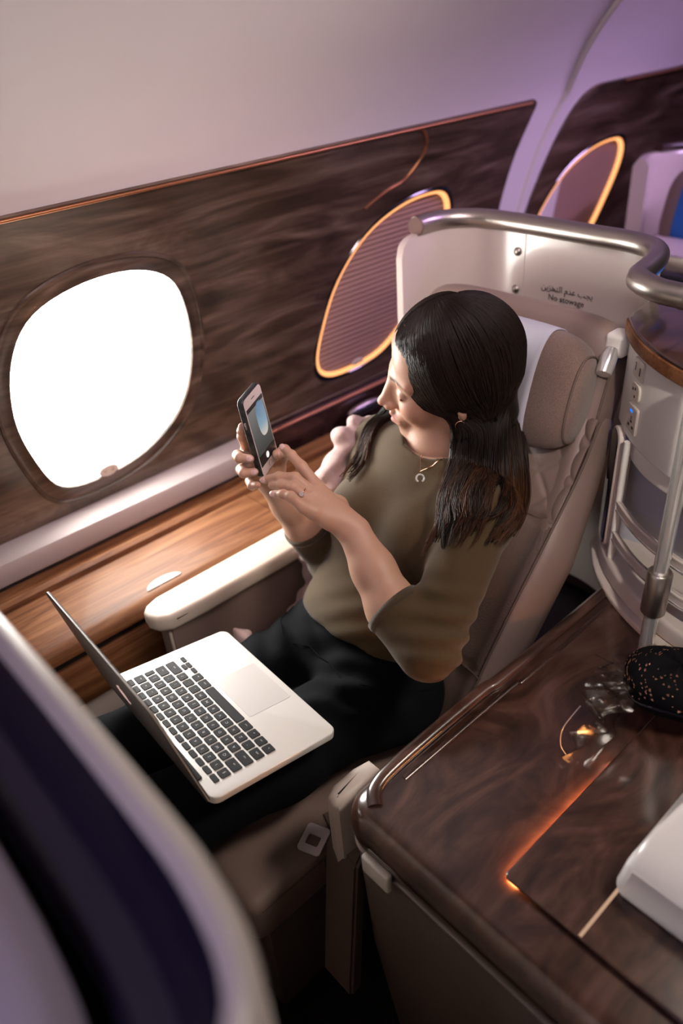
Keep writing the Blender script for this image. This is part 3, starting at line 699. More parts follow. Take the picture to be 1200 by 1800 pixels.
for i in range(170):
    u, v = .53 + .4 * rs.random(), rs.random(); p = pouch_pt(u, v, 1.012); n_ = pouch_pt(u, v, 1.1) - pouch_pt(u, v, 1.0); n_ /= np.linalg.norm(n_)
    a = np.cross(n_, (0, 0, 1.0)); a /= np.linalg.norm(a) + 1e-9; b_ = np.cross(n_, a); r = .0014 + .0020 * rs.random() ** 2; k = len(gV); ro = rs.random() * 3
    for q in range(12):
        rr = r * (1 if q % 2 == 0 else .35) * (1.3 if q % 4 == 0 else 1); t = ro + 2 * math.pi * q / 12; gV.append(p + rr * (a * math.cos(t) + b_ * math.sin(t)))
    gV.append(p + n_ * .0006); gF += [(k + q, k + (q + 1) % 12, k + 12) for q in range(12)]
o = obj('star_print', gV, gF, M['star'], po, smooth=False); o['kind'] = 'stuff'; o['label'] = 'scattered rose gold star specks'
# clear plastic bag
M['bag'] = clear('clear_bag_film', (.96, .94, .92), .07, .12)
bag = thing('plastic_bag', 'crumpled clear plastic bag standing on the console by the pouch', 'bag', (.80, .40, .65))
def film(name, c0_, ux, uy, w_, h_, seed, mat):
    r = random.Random(seed); N = 22; K = 16; V = []
    ph = [(r.uniform(5, 16), r.uniform(5, 16), r.uniform(0, 6), r.uniform(.003, .008)) for _ in range(6)]
    c0_ = np.array(c0_); ux = np.array(ux); uy = np.array(uy); nz = np.cross(ux, uy); nz = nz / np.linalg.norm(nz)
    for j in range(N + 1):
        for i in range(K + 1):
            a, b_ = i / K - .5, j / N
            d = sum(q[3] * math.sin(q[0] * a * 2 + q[1] * b_ + q[2]) for q in ph) * (.3 + b_)
            w2 = w_ * (1 - .45 * b_ ** 2)
            V.append(c0_ + ux * a * w2 + uy * b_ * h_ + nz * (d + .03 * math.cos(a * math.pi)))
    return obj(name, V, [(j * (K + 1) + i, j * (K + 1) + i + 1, (j + 1) * (K + 1) + i + 1, (j + 1) * (K + 1) + i) for j in range(N) for i in range(K)], mat, bag, auto=0)
film('bag_front', (.755, .400, .651), (.93, .36, 0), (.10, -.30, .95), .15, .11, 1, M['bag'])
film('bag_back', (.770, .375, .651), (.93, .36, 0), (-.06, .1, .99), .15, .10, 2, M['bag'])
tube('bag_fold', catmull([(.690, .372, .653), (.686, .380, .672), (.692, .382, .70), (.712, .372, .735)], 6), .0009, P('bag_film_edge', (.7, .65, .62), .15, trans=.6), bag, 6)

# ================================================================== FORWARD SHELL (foreground)
fs = thing('forward_seat_shell', 'blurred dark glossy seat shell with pale rim in the near foreground', 'seat shell', (.05, .45, 0))
edge = [np.array(p) for p in catmull([(.100, 1.02), (.102, .80), (.103, .60), (.104, .44), (.103, .31), (.100, .255), (.090, .205), (.070, .172), (.035, .150), (-.02, .142), (-.12, .14)], 6)]
def eoff(i, d):
    t = edge[min(i + 1, len(edge) - 1)] - edge[max(i - 1, 0)]; t /= np.linalg.norm(t); n_ = np.array((t[1], -t[0])); return edge[i] + n_ * d
def eband(name, prof, mat, cap=True):   # prof of (inward offset, z)
    return obj(name, *loft([[(eoff(i, d)[0], eoff(i, d)[1], z) for d, z in prof] for i in range(len(edge))], closed_ring=True), mat, fs, auto=50)
M['rim'] = P('pearl_rim', (.80, .73, .68), .35, coat=.2)
M['navy'] = P('gloss_navy_panel', (.018, .014, .035), .12, coat=.6)
M['lilac'] = P('lilac_headrest_leather', (.46, .40, .54), .6)
eband('rim', [(0, .70), (0, 1.172), (.004, 1.180), (.012, 1.183), (.020, 1.178), (.022, 1.165), (.022, .70)], M['rim'])
eband('inner_panel', [(.021, .70), (.021, 1.172), (.030, 1.170), (.060, 1.150), (.078, 1.12), (.085, 1.05), (.085, .70)], M['navy'])
eband('outer_skirt', [(.002, .02), (-.004, .05), (-.004, .69), (.03, .69), (.03, .02)], M['cream'])
obj('headrest', *loft(sell((-.05, .52, 1.06), .055, .30, .13, .7, .4, .25)), M['lilac'], fs, auto=60)

# ================================================================== ROW BEHIND
rs_ = thing('rear_seat_shell', 'pale lilac seat shell of the row behind with a wood cap', 'seat shell', (2.3, 1.05, 0))
rplan = [np.array(p) for p in catmull([(2.22, 1.215), (2.30, 1.235), (2.40, 1.20), (2.44, 1.10), (2.44, .80), (2.42, .62), (2.3, .56)], 6)]
def rring(p, i):
    t = rplan[min(i + 1, len(rplan) - 1)] - rplan[max(i - 1, 0)]; t /= np.linalg.norm(t); n_ = np.array((t[1], -t[0])) * .022
    return [(p[0] - n_[0], p[1] - n_[1], .3), (p[0] - n_[0], p[1] - n_[1], 1.11), (p[0] - n_[0] * .4, p[1] - n_[1] * .4, 1.128), (p[0] + n_[0] * .4, p[1] + n_[1] * .4, 1.128), (p[0] + n_[0], p[1] + n_[1], 1.11), (p[0] + n_[0], p[1] + n_[1], .3)]
obj('shell_wall', *loft([rring(p, i) for i, p in enumerate(rplan)]), M['shell'], rs_, auto=50)
tube('wood_cap', [(p[0], p[1], 1.138) for p in rplan[8:]], .02, M['dark_wood'], rs_, 12, flat=.6, up=(0, 0, 1))
rseat = thing('passenger_seat', 'rear row seat with pale headrest cloth seen past the rail', 'seat', (2.25, .95, 0))
obj('rear_headrest', *loft(sell((2.25, .93, 1.00), .06, .20, .12, .7, .4, .3)), M['leather'], rseat)
obj('rear_headrest_cloth', *loft(sell((2.25, .98, 1.00), .063, .12, .123, .7, .4, .3)), P('blue_headrest_cloth', (.015, .14, .50), .7), rseat)
rbox('rear_backrest', 2.22, 2.34, .70, 1.18, .45, .92, .03, M['leather'], rseat)
rbox('rear_armrest', 1.70, 2.18, 1.06, 1.16, .60, .66, .012, M['cream'], rseat)
rbox('rear_seat_base', 1.70, 2.30, .68, 1.16, .02, .45, .02, M['leather_dark'], rseat)
rbox('tray_table', 1.98, 2.17, .70, 1.11, .930, .945, .004, M['cream'], rseat); rbox('tray_lip', 1.975, 1.985, .70, 1.11, .918, .955, .003, M['satin'], rseat)
rbox('tray_leg', 2.05, 2.10, .72, .76, .45, .930, .004, M['satin'], rseat)
sc = thing('rear_screen', 'glowing blue screen on a stand behind the metal rail', 'screen', (1.58, .70, 0))
rbox('screen_frame', 1.565, 1.595, .48, .86, .74, 1.045, .006, M['black'], sc); bmobj('screen_face', box_bm(1.5635, 1.565, .495, .845, .755, 1.03), M['blue'], sc)
rbox('screen_stand', 1.570, 1.60, .62, .70, .0, .74, .004, M['satin'], sc)

# ================================================================== LAPTOP
LW, LD = .314, .219
LPX = (.389, .800, .662)
lap = thing('laptop', 'open silver laptop with black keys resting on her lap', 'laptop', LPX, (0, math.radians(8.47), math.radians(-2.43)))
# local: x from hinge (-) to palm edge (+); y + is the window side
bmobj('base', prism(rrect(-LD / 2, LD / 2, -LW / 2, LW / 2, .014, 6), -.006, .006, .0018, 3), M['alu'], lap, local=True)
bmobj('base_underside', prism(rrect(-LD / 2 + .004, LD / 2 - .004, -LW / 2 + .004, LW / 2 - .004, .012, 6), -.0095, -.006, .001, 2), M['alu_dark'], lap, local=True)
o = bmobj('trackpad', prism(rrect(.020, .098, -.054, .050, .003, 3), .0058, .0063, .0002, 1), P('trackpad_glass', (.72, .70, .68), .3, metal=.25), lap, local=True)
bmobj('hinge', prism(rrect(-LD / 2 - .004, -LD / 2 + .010, -.115, .115, .003, 3), -.002, .008, .001, 2), M['key'], lap, local=True)
bmobj('key_well', prism(rrect(-.094, .011, -.136, .136, .003, 3), .0055, .0061, .0001, 1), M['alu'], lap, local=True)
# keyboard: seen from her side left = -y ... y grows to her right (window side)
key_cache = {}
def key_mesh(w_, d_):
    k = (round(w_, 4), round(d_, 4))
    if k not in key_cache:
        b = prism(rrect(-d_ / 2, d_ / 2, -w_ / 2, w_ / 2, .0016, 2), 0, .0014, .0003, 1)
        me = bpy.data.meshes.new('key'); b.to_mesh(me); b.free(); me.materials.append(M['key']); key_cache[k] = me
    return key_cache[k]
def add_key(x, y, w_, d_, ch=None):
    o = bpy.data.objects.new('key', key_mesh(w_, d_)); COL.objects.link(o); o.parent = lap; o.location = (x, y, .0061)
    if ch:
        tmx = Matrix.Translation((.0018 if len(ch) == 1 else .002, 0, .00145)) @ Matrix.Rotation(math.radians(90), 4, 'Z')
        text_on('legend', ch, .0062 if len(ch) == 1 else .0034, tmx, M['legend'], o, local=True)
PIT = .0190; kx = -.0865; KW = .0155
rowx = [-.0870, -.0715, -.0525, -.0335, -.0145, .0045]
yl = -.1325
def row(x, ws, chs, d_=KW):
    y = yl; gap = PIT - KW
    for w_, c in zip(ws, chs): add_key(x, y + w_ / 2, w_, d_, c); y += w_ + gap
tot = .265
fw = (tot - 13 * .0035) / 14
row(rowx[0], [fw] * 14, [''] * 14, .0085)
row(rowx[1], [KW] * 13 + [tot - 13 * PIT], list('§1234567890-=') + ['del'])
row(rowx[2], [.0245] + [KW] * 12 + [tot - .028 - 12 * PIT], ['tab'] + list('QWERTYUIOP[]') + [''])
row(rowx[3], [.0290] + [KW] * 11 + [tot - .0325 - 11 * PIT], ['caps'] + list("ASDFGHJKL;'") + ['ret'])
row(rowx[4], [.0205] + [KW] * 11 + [tot - .024 - 11 * PIT], ['shift'] + list('`ZXCVBNM,./') + ['shift'])
bw = [KW, KW, KW, .0195, .0915, .0195, KW]; row(rowx[5], bw, ['fn', 'ctrl', 'alt', 'cmd', '', 'cmd', 'alt'])
y0 = yl + sum(bw) + 7 * .0035
aw = (tot - (y0 - yl) - 2 * .0035) / 3
add_key(rowx[5] + .004, y0 + aw / 2, aw, .0072); add_key(rowx[5] - .0042, y0 + aw * 1.5 + .0035, aw, .0072); add_key(rowx[5] + .0042, y0 + aw * 1.5 + .0035, aw, .0072); add_key(rowx[5] + .004, y0 + aw * 2.5 + .007, aw, .0072)
# lid
LT = math.radians(20)      # lean back from vertical
lm = Matrix.Translation((-LD / 2 - .001, 0, .003)) @ Matrix.Rotation(-LT, 4, 'Y')
def lid_geo(name, y0_, y1_, z0_, z1_, x0_, x1_, r, mat, parent=lap):
    b = prism([(p[0], p[1]) for p in rrect(y0_, y1_, z0_, z1_, r, 6)], x0_, x1_, .001, 2)
    mm = lm @ Matrix(((0, 0, 1, 0), (1, 0, 0, 0), (0, 1, 0, 0), (0, 0, 0, 1)))
    bmesh.ops.transform(b, matrix=mm, verts=list(b.verts)); return bmobj(name, b, mat, parent, local=True)
lid = lid_geo('lid', -LW / 2, LW / 2, 0, LD, -.0045, .0005, .012, M['alu_dark'])
lid_geo('lid_rim', -LW / 2 - .0003, LW / 2 + .0003, -.0003, LD + .0003, -.0030, -.0010, .0123, M['alu'], lid)
lid_geo('display', -LW / 2 + .006, LW / 2 - .006, .008, LD - .006, .0004, .0010, .006, M['gloss_black'], lid)
M['logo'] = P('pink_lit_logo', (.60, .42, .40), .35, emit=(1, .65, .6), estr=.35)
ap = []
for i in range(48):
    t = 2 * math.pi * i / 48; x_, y_ = math.cos(t), math.sin(t)
    r = 1 + .06 * math.cos(2 * t) - .16 * math.exp(-((t - math.pi / 2) / .28) ** 2) - .10 * math.exp(-((t - 3 * math.pi / 2) / .22) ** 2)
    px, py = r * x_ * .016, r * y_ * .0175
    dx, dy = px - .0195, py - .002
    if dx * dx + dy * dy < .0075 ** 2: a_ = math.atan2(dy, dx); px, py = .0195 + .0075 * math.cos(a_), .002 + .0075 * math.sin(a_)
    ap.append((px, py))
def logo_part(name, pts, parent):
    b = prism(pts, -.0050, -.00452); mm = lm @ Matrix.Translation((0, 0, LD / 2)) @ Matrix(((0, 0, 1, 0), (-1, 0, 0, 0), (0, 1, 0, 0), (0, 0, 0, 1)))
    bmesh.ops.transform(b, matrix=mm, verts=list(b.verts)); return bmobj(name, b, M['logo'], parent, smooth=False, local=True)
lg = logo_part('fruit_logo', ap, lid)
lf = [(.001 + .010 * s * .7 + .0022 * math.sin(math.pi * s), .0185 + .010 * s) for s in [i / 6 for i in range(7)]] + [(.001 + .010 * s * .7 - .0022 * math.sin(math.pi * s), .0185 + .010 * s) for s in [i / 6 for i in range(5, 0, -1)]]
logo_part('logo_leaf', lf, lid)

# ================================================================== SIGNED DISTANCE MODELLING (person, clothes)
f32 = np.float32
class Field:
    def __init__(s, lo, hi, h):
        s.lo = np.array(lo, float); s.h = h; s.n = np.ceil((np.array(hi) - s.lo) / h).astype(int) + 1
        s.ax = [(s.lo[i] + h * np.arange(s.n[i])).astype(f32) for i in range(3)]
        s.F = np.full(s.n, 9.0, f32)
    def box(s, lo, hi):
        a = np.clip(((np.array(lo) - s.lo) / s.h).astype(int) - 1, 0, s.n); b = np.clip(((np.array(hi) - s.lo) / s.h).astype(int) + 3, 0, s.n)
        sl = tuple(slice(a[i], b[i]) for i in range(3))
        return sl, s.ax[0][sl[0]][:, None, None], s.ax[1][sl[1]][None, :, None], s.ax[2][sl[2]][None, None, :]
    def put(s, sl, d, k, op):
        a = s.F[sl]
        if a.size == 0: return
        if op == 'sub': d = -d
        if k <= 0: s.F[sl] = np.minimum(a, d) if op == 'add' else np.maximum(a, d); return
        h = np.clip(k - np.abs(a - d), 0, None) / k; q = h * h * k * .25
        s.F[sl] = (np.minimum(a, d) - q) if op == 'add' else (np.maximum(a, d) + q)
    def cone(s, a, b, r1, r2, k=.01, op='add', clip=None):
        a = np.array(a, float); b = np.array(b, float); m = max(r1, r2) + k + 3 * s.h
        sl, X, Y, Z = s.box(np.minimum(a, b) - m, np.maximum(a, b) + m)
        ab = b - a; L2 = ab @ ab + 1e-12
        t = np.clip(((X - a[0]) * ab[0] + (Y - a[1]) * ab[1] + (Z - a[2]) * ab[2]) / L2, 0, 1)
        d = np.sqrt((X - a[0] - t * ab[0]) ** 2 + (Y - a[1] - t * ab[1]) ** 2 + (Z - a[2] - t * ab[2]) ** 2) - (r1 + t * (r2 - r1))
        if clip is not None:
            p_, n_ = clip; d = np.maximum(d, (X - p_[0]) * n_[0] + (Y - p_[1]) * n_[1] + (Z - p_[2]) * n_[2])
        s.put(sl, d.astype(f32), k, op)
    def chain(s, pts, rads, k=.01, op='add'):
        for i in range(len(pts) - 1): s.cone(pts[i], pts[i + 1], rads[i], rads[i + 1], k, op)
    def ell(s, c, r, k=.01, rot=None, op='add'):
        c = np.array(c, float); r = np.array(r, float); m = r.max() + k + 3 * s.h
        sl, X, Y, Z = s.box(c - m, c + m); x, y, z = X - c[0], Y - c[1], Z - c[2]
        if rot is not None:      # columns of rot = ellipsoid axes
            q = np.array(rot, float); x, y, z = [x * q[0, i] + y * q[1, i] + z * q[2, i] for i in range(3)]
        k0 = np.sqrt((x / r[0]) ** 2 + (y / r[1]) ** 2 + (z / r[2]) ** 2); k1 = np.sqrt((x / r[0] ** 2) ** 2 + (y / r[1] ** 2) ** 2 + (z / r[2] ** 2) ** 2) + 1e-6
        s.put(sl, (k0 * (k0 - 1) / k1).astype(f32), k, op)
    def plane(s, p, n, k=.004):   # keep the side n points away from: removes where (x-p).n > 0
        n = np.array(n, float); n /= np.linalg.norm(n); sl, X, Y, Z = s.box(s.lo, s.lo + s.n * s.h)
        d = (X - p[0]) * n[0] + (Y - p[1]) * n[1] + (Z - p[2]) * n[2]; a = s.F
        h = np.clip(k - np.abs(a - d), 0, None) / k; s.F = (np.maximum(a, d) + h * h * k * .25).astype(f32)
    def mesh(s):
        F = s.F; neg = F < 0; nx, ny, nz = F.shape
        c = np.zeros((nx - 1, ny - 1, nz - 1), np.uint8)
        for i in (0, 1):
            for j in (0, 1):
                for k in (0, 1): c += neg[i:nx - 1 + i, j:ny - 1 + j, k:nz - 1 + k]
        act = (c > 0) & (c < 8); I = np.argwhere(act); idx = np.full(act.shape, -1, np.int64); idx[act] = np.arange(len(I))
        val = {}
        for i in (0, 1):
            for j in (0, 1):
                for k in (0, 1): val[i, j, k] = F[I[:, 0] + i, I[:, 1] + j, I[:, 2] + k].astype(float)
        acc = np.zeros((len(I), 3)); cnt = np.zeros(len(I))
        for a in val:
            for axis in range(3):
                if a[axis] == 0:
                    b = list(a); b[axis] = 1; b = tuple(b); va, vb = val[a], val[b]; m = (va < 0) != (vb < 0)
                    t = np.where(m, va / np.where(m, va - vb, 1), 0); p = np.tile(np.array(a, float), (len(I), 1)); p[:, axis] += t
                    acc += p * m[:, None]; cnt += m
        V = s.lo + s.h * (I + acc / cnt[:, None])
        Q = []
        for axis in range(3):
            o1, o2 = [x for x in range(3) if x != axis]
            sl0 = [slice(None)] * 3; sl1 = [slice(None)] * 3; sl0[axis] = slice(0, -1); sl1[axis] = slice(1, None)
            for q in (sl0, sl1): q[o1] = slice(1, -1); q[o2] = slice(1, -1)
            A, B = neg[tuple(sl0)], neg[tuple(sl1)]; E_ = np.argwhere(A != B)
            if not len(E_): continue
            fl = A[tuple(E_.T)]; base = E_.copy(); base[:, o1] += 1; base[:, o2] += 1
            def cell(d1, d2):
                q = base.copy(); q[:, o1] -= d1; q[:, o2] -= d2; return idx[q[:, 0], q[:, 1], q[:, 2]]
            quad = np.stack([cell(1, 1), cell(0, 1), cell(0, 0), cell(1, 0)], 1)
            if axis == 1: fl = ~fl
            quad[~fl] = quad[~fl][:, ::-1]; Q.append(quad)
        return V, np.concatenate(Q)

def np_mesh(name, V, Q):
    me = bpy.data.meshes.new(name); n = len(Q)
    me.vertices.add(len(V)); me.vertices.foreach_set('co', V.astype(f32).ravel())
    me.loops.add(n * 4); me.loops.foreach_set('vertex_index', Q.astype(np.int32).ravel())
    me.polygons.add(n); me.polygons.foreach_set('loop_start', np.arange(0, n * 4, 4, dtype=np.int32)); me.polygons.foreach_set('loop_total', np.full(n, 4, np.int32))
    me.update(calc_edges=True); me.validate(); return me

def relax(V, Q, it=1, w_=.5):
    for _ in range(it):
        acc = np.zeros_like(V); cnt = np.zeros(len(V))
        for i in range(4):
            a, b = Q[:, i], Q[:, (i + 1) % 4]
            np.add.at(acc, a, V[b]); np.add.at(cnt, a, 1); np.add.at(acc, b, V[a]); np.add.at(cnt, b, 1)
        V = V * (1 - w_) + w_ * acc / np.maximum(cnt, 1)[:, None]
    return V

def colour(me, cols):
    at = me.color_attributes.new('tint', 'FLOAT_COLOR', 'POINT'); c = np.ones((len(cols), 4), f32); c[:, :3] = cols; at.data.foreach_set('color', c.ravel())

def tinted(name, rough, bump=None, sss=0.0, sheen=0, spec=.5):
    m = P(name, (.5, .5, .5), rough, sss=sss, bump=bump, sheen=sheen, spec=spec); nt = m.node_tree
    a = nt.nodes.new('ShaderNodeAttribute'); a.attribute_name = 'tint'; nt.links.new(a.outputs['Color'], nt.nodes['Principled BSDF'].inputs['Base Color']); return m

# ------------------------------------------------------------------ pose (world metres)
def A(*v): return np.array(v, float)
def euler_m(y, p, r):
    return np.array((Matrix.Rotation(y, 3, 'Z') @ Matrix.Rotation(p, 3, 'Y') @ Matrix.Rotation(r, 3, 'X')))
HC = A(.917, .788, 1.047); HM = euler_m(2.390, .083, -.179)
def h2w(p): return HC + np.asarray(p, float) @ HM.T
NB = A(.902, .801, .903)                                     # neck base
shA, elA, cuA, wrA = A(.843, .656, .862), A(.649, .598, .741), A(.6492, .672, .7762), A(.6656, .770, .8654)
shW, elW, wrW = A(.912, .955, .857), A(.775, .967, .655), A(.677, .998, .862); cuW = elW * .55 + wrW * .45
# phone frame
PC = A(.6339, .950, .9972); PS = A(.8674, .4956, .0442); PU = A(-.0923, .0730, .9931); PN = A(.4889, -.8655, .1091)
def ph(s, u, n): return PC + PS * s + PU * u + PN * n

# ------------------------------------------------------------------ head (head-local: x face, y her left, z up)
hf = Field((-.135, -.11, -.27), (.15, .11, .14), .0017)
hf.ell((-.012, 0, .036), (.096, .074, .090), 0)
hf.ell((.030, 0, -.020), (.063, .061, .082), .03)
hf.ell((.050, 0, .045), (.043, .056, .050), .03)              # forehead
hf.ell((.030, 0, -.070), (.048, .050, .044), .02)
hf.cone((.000, .050, -.058), (.070, .012, -.104), .020, .0135, .02); hf.cone((.000, -.050, -.058), (.070, -.012, -.104), .020, .0135, .02)
hf.ell((.0785, 0, -.1035), (.0165, .019, .0160), .016)          # chin
hf.ell((.030, 0, -.130), (.040, .034, .022), .014, op='sub')
for s in (1, -1):
    hf.ell((.062, s * .036, -.036), (.028, .024, .027), .02)   # cheek
    hf.cone((.088, s * .012, .017), (.072, s * .046, .014), .011, .010, .014)   # brow
hf.ell((.086, 0, -.074), (.017, .024, .020), .015)            # muzzle
for s in (1, -1):
    hf.ell((.104, s * .033, -.006), (.014, .0155, .0105), .010, op='sub')        # socket
    hf.ell((.0795, s * .031, -.008), (.0135, .0150, .0125), .004)              # lidded eye
    hf.cone((.0915, s * .021, -.013), (.089, s * .042, -.012), .0022, .0018, .003)   # lower lash line
hf.cone((.076, 0, .020), (.090, 0, -.038), .0150, .0165, .010)   # nose root
hf.cone((.0935, 0, .010), (.1135, 0, -.034), .0075, .0088, .012)   # nose bridge
hf.ell((.1165, 0, -.0390), (.0110, .0092, .0088), .006)
for s in (1, -1):
    hf.ell((.106, s * .0110, -.0445), (.0105, .0068, .0072), .005)
    hf.ell((.110, s * .0060, -.0520), (.0045, .0028, .0028), .002, op='sub')
hf.cone((.103, 0, -.0655), (.094, .018, -.0730), .0058, .0036, .005); hf.cone((.103, 0, -.0655), (.094, -.018, -.0730), .0058, .0036, .005)   # upper lip
hf.cone((.101, 0, -.0815), (.094, .014, -.0785), .0068, .0040, .005); hf.cone((.101, 0, -.0815), (.094, -.014, -.0785), .0068, .0040, .005)   # lower lip
hf.cone((.113, 0, -.0735), (.097, .021, -.0755), .0016, .0014, .003, op='sub'); hf.cone((.113, 0, -.0735), (.097, -.021, -.0755), .0016, .0014, .003, op='sub')
hf.ell((.108, 0, -.0895), (.006, .014, .004), .008, op='sub')
for s in (1, -1):      # ears
    rt = euler_m(s * .45, -.15, 0)
    hf.ell((-.012, s * .073, -.018), (.0145, .0065, .024), .006, rot=rt); hf.ell((-.008, s * .081, -.014), (.0080, .0045, .0135), .005, rot=rt, op='sub')
    hf.ell((-.005, s * .072, -.040), (.0080, .0055, .0090), .006)
nb = (NB - HC) @ HM
hf.chain([(-.030, 0, -.045), (-.022, 0, -.095), nb * .75, nb], [.047, .0425, .0445, .053], .014)
hf.cone(nb * .95, nb * 1.25, .055, .068, .02); hf.plane(nb + (nb / np.linalg.norm(nb)) * .06, nb)
hV, hQ = hf.mesh(); hV = relax(hV, hQ, 1, .4)
SKIN = A(.52, .300, .205)
hc = np.tile(SKIN, (len(hV), 1))
def blob(V, c, r, pw=2): return np.exp(-np.sum(((V - np.array(c)) / np.array(r)) ** 2, 1) ** (pw / 2))
def mixc(c, w_, col): return c * (1 - w_[:, None]) + w_[:, None] * np.array(col)
for s in (1, -1): hc = mixc(hc, .35 * blob(hV, (.075, s * .042, -.035), (.03, .024, .022)), (.54, .22, .155))
hc = mixc(hc, .3 * blob(hV, (.12, 0, -.04), (.016, .014, .014)), (.54, .22, .16))
lipw = np.clip(blob(hV, (.101, 0, -.0735), (.016, .0205, .0125), 6), 0, 1); hc = mixc(hc, .8 * lipw, (.42, .155, .135))
def along(V, a, b, r):
    a = np.array(a); b = np.array(b); ab = b - a; t = np.clip(((V - a) @ ab) / (ab @ ab), 0, 1); return np.clip(1.25 - np.linalg.norm(V - a - t[:, None] * ab, axis=1) / r, 0, 1)
for s in (1, -1):
    bw_ = np.maximum(along(hV, (.100, s * .012, .012), (.094, s * .034, .020), .0048), along(hV, (.094, s * .034, .020), (.078, s * .052, .014), .0036)); hc = mixc(hc, .95 * bw_, (.030, .016, .010))
    ew = np.maximum(along(hV, (.0935, s * .019, -.0125), (.0945, s * .031, -.0165), .0024), along(hV, (.0945, s * .031, -.0165), (.086, s * .046, -.0125), .0026)); hc = mixc(hc, .9 * ew, (.03, .016, .012))
    hc = mixc(hc, .3 * blob(hV, (.09, s * .031, -.002), (.012, .018, .007)), (.36, .20, .16))
hVw = h2w(hV)

# ------------------------------------------------------------------ hands and forearms
def hand_field(lo, hi): return Field(lo, hi, .0016)
def build_arm(pts, rads, wrist, mcps, fingers, thumb, fr=(.0090, .0082, .0076, .0066)):
    allp = np.array(list(pts) + [wrist] + list(mcps) + [q for f_ in fingers for q in f_] + list(thumb)); fld = hand_field(allp.min(0) - .06, allp.max(0) + .06)
    fld.chain(pts, rads, .015)
    for i, m_ in enumerate(mcps):
        fld.cone(wrist, m_, .0175 if i in (0, 1) else .016, .0112 if i < 3 else .0102, .014)
    for i in range(3): fld.cone(mcps[i] * .5 + wrist * .5, mcps[i + 1] * .5 + wrist * .5, .0125, .0125, .012); fld.cone(mcps[i] * .8 + wrist * .2, mcps[i + 1] * .8 + wrist * .2, .0105, .0105, .008)
    fld.chain([wrist * .75 + mcps[0] * .25, thumb[0], thumb[1]], [.017, .0155, .0115], .014)
    sep = []
    for f_, m_ in zip(fingers, mcps):
        k = .92 if f_ is fingers[3] else 1.0
        fld.chain([m_] + list(f_), [.0104 * k] + [r * k for r in (fr[1] + .0006, fr[2], fr[3])], .0035)
        for q, r in zip(f_[:2], (.0088, .0079)): fld.ell(q, (r * k,) * 3, .003)
    fld.chain([thumb[1], thumb[2], thumb[3]], [.0112, .0102, .0084], .004)
    return fld.mesh()
fA = [[A(.6517, .870, .9531), A(.6510, .893, .9657), A(.6525, .913, .9703)],
      [A(.6247, .855, .9502), A(.6137, .882, .9465), A(.6027, .905, .9371)],
      [A(.6131, .845, .9420), A(.6085, .868, .9399), A(.6033, .888, .9335)],
      [A(.5948, .830, .9403), A(.5915, .845, .9400), A(.5881, .862, .9350)]]
mA = [A(.6524, .835, .9287), A(.6372, .830, .9274), A(.6231, .825, .9236), A(.6052, .815, .9220)]
tA = [A(.6763, .820, .8868), A(.6853, .868, .8885), A(.6799, .892, .9012), A(.6749, .912, .9066)]
aV, aQ = build_arm([elA * .6 + cuA * .4, cuA, wrA * .5 + cuA * .5, wrA], [.036, .0405, .0335, .0255], wrA, mA, fA, tA)
mW = [ph(.020, -.045, -.042), ph(.010, -.058, -.044), ph(.006, -.073, -.042), ph(.010, -.088, -.036)]
fW = [[ph(-.004, -.008, -.030), ph(-.014, .008, -.022), ph(-.022, .020, -.0150)],
      [ph(-.028, -.030, -.034), ph(-.048, -.022, -.020), ph(-.0475, -.024, -.002)],
      [ph(-.030, -.056, -.034), ph(-.049, -.050, -.020), ph(-.0460, -.050, -.002)],
      [ph(-.020, -.085, -.030), ph(-.036, -.083, -.020), ph(-.0425, -.078, -.006)]]
tW = [ph(.072, -.115, -.030), ph(.064, -.086, -.004), ph(.043, -.064, .0125), ph(.012, -.052, .0145)]
wV, wQ = build_arm([elW * .6 + cuW * .4, cuW, wrW * .5 + cuW * .5, wrW], [.036, .0395, .032, .0255], wrW, mW, fW, tW)

# ------------------------------------------------------------------ hidden torso and legs under the clothes
SP = A(.5, 0, .866); FR = A(-.866, 0, .5); LA = np.cross(FR, SP) * -1
TM = np.stack([FR, A(0, 1, 0), SP], 1)
shl = (shW - shA) / np.linalg.norm(shW - shA)
bf = Field((.05, .48, .0), (1.08, 1.12, .98), .008)
bf.ell((.845, .808, .800), (.085, .135, .14), 0, TM); bf.ell((.745, .818, .655), (.070, .105, .12), .05, TM); bf.ell((.69, .82, .540), (.075, .125, .07), .04, TM)
bf.cone(shA, shW, .04, .04, .04); bf.cone(NB - A(0, 0, .04), A(.88, .806, .85), .05, .06, .03)
bf.cone(shA, elA, .032, .028, .02); bf.cone(shW, elW, .032, .028, .02)
HIPS = {1: A(.70, .735, .520), -1: A(.70, .905, .520)}
KNEE = {1: A(.222, .738, .590), -1: A(.215, .900, .590)}; ANK = {1: A(.20, .74, .10), -1: A(.20, .90, .10)}; TOE = {1: A(.155, .77, .045), -1: A(.155, .97, .045)}
for s in (1, -1):
    bf.cone(HIPS[s], KNEE[s], .062, .046, .03); bf.cone(KNEE[s], ANK[s], .046, .030, .02); bf.chain([ANK[s], A(*(ANK[s] * .6 + TOE[s] * .4)), TOE[s]], [.032, .030, .022], .02)
bV, bQ = bf.mesh()
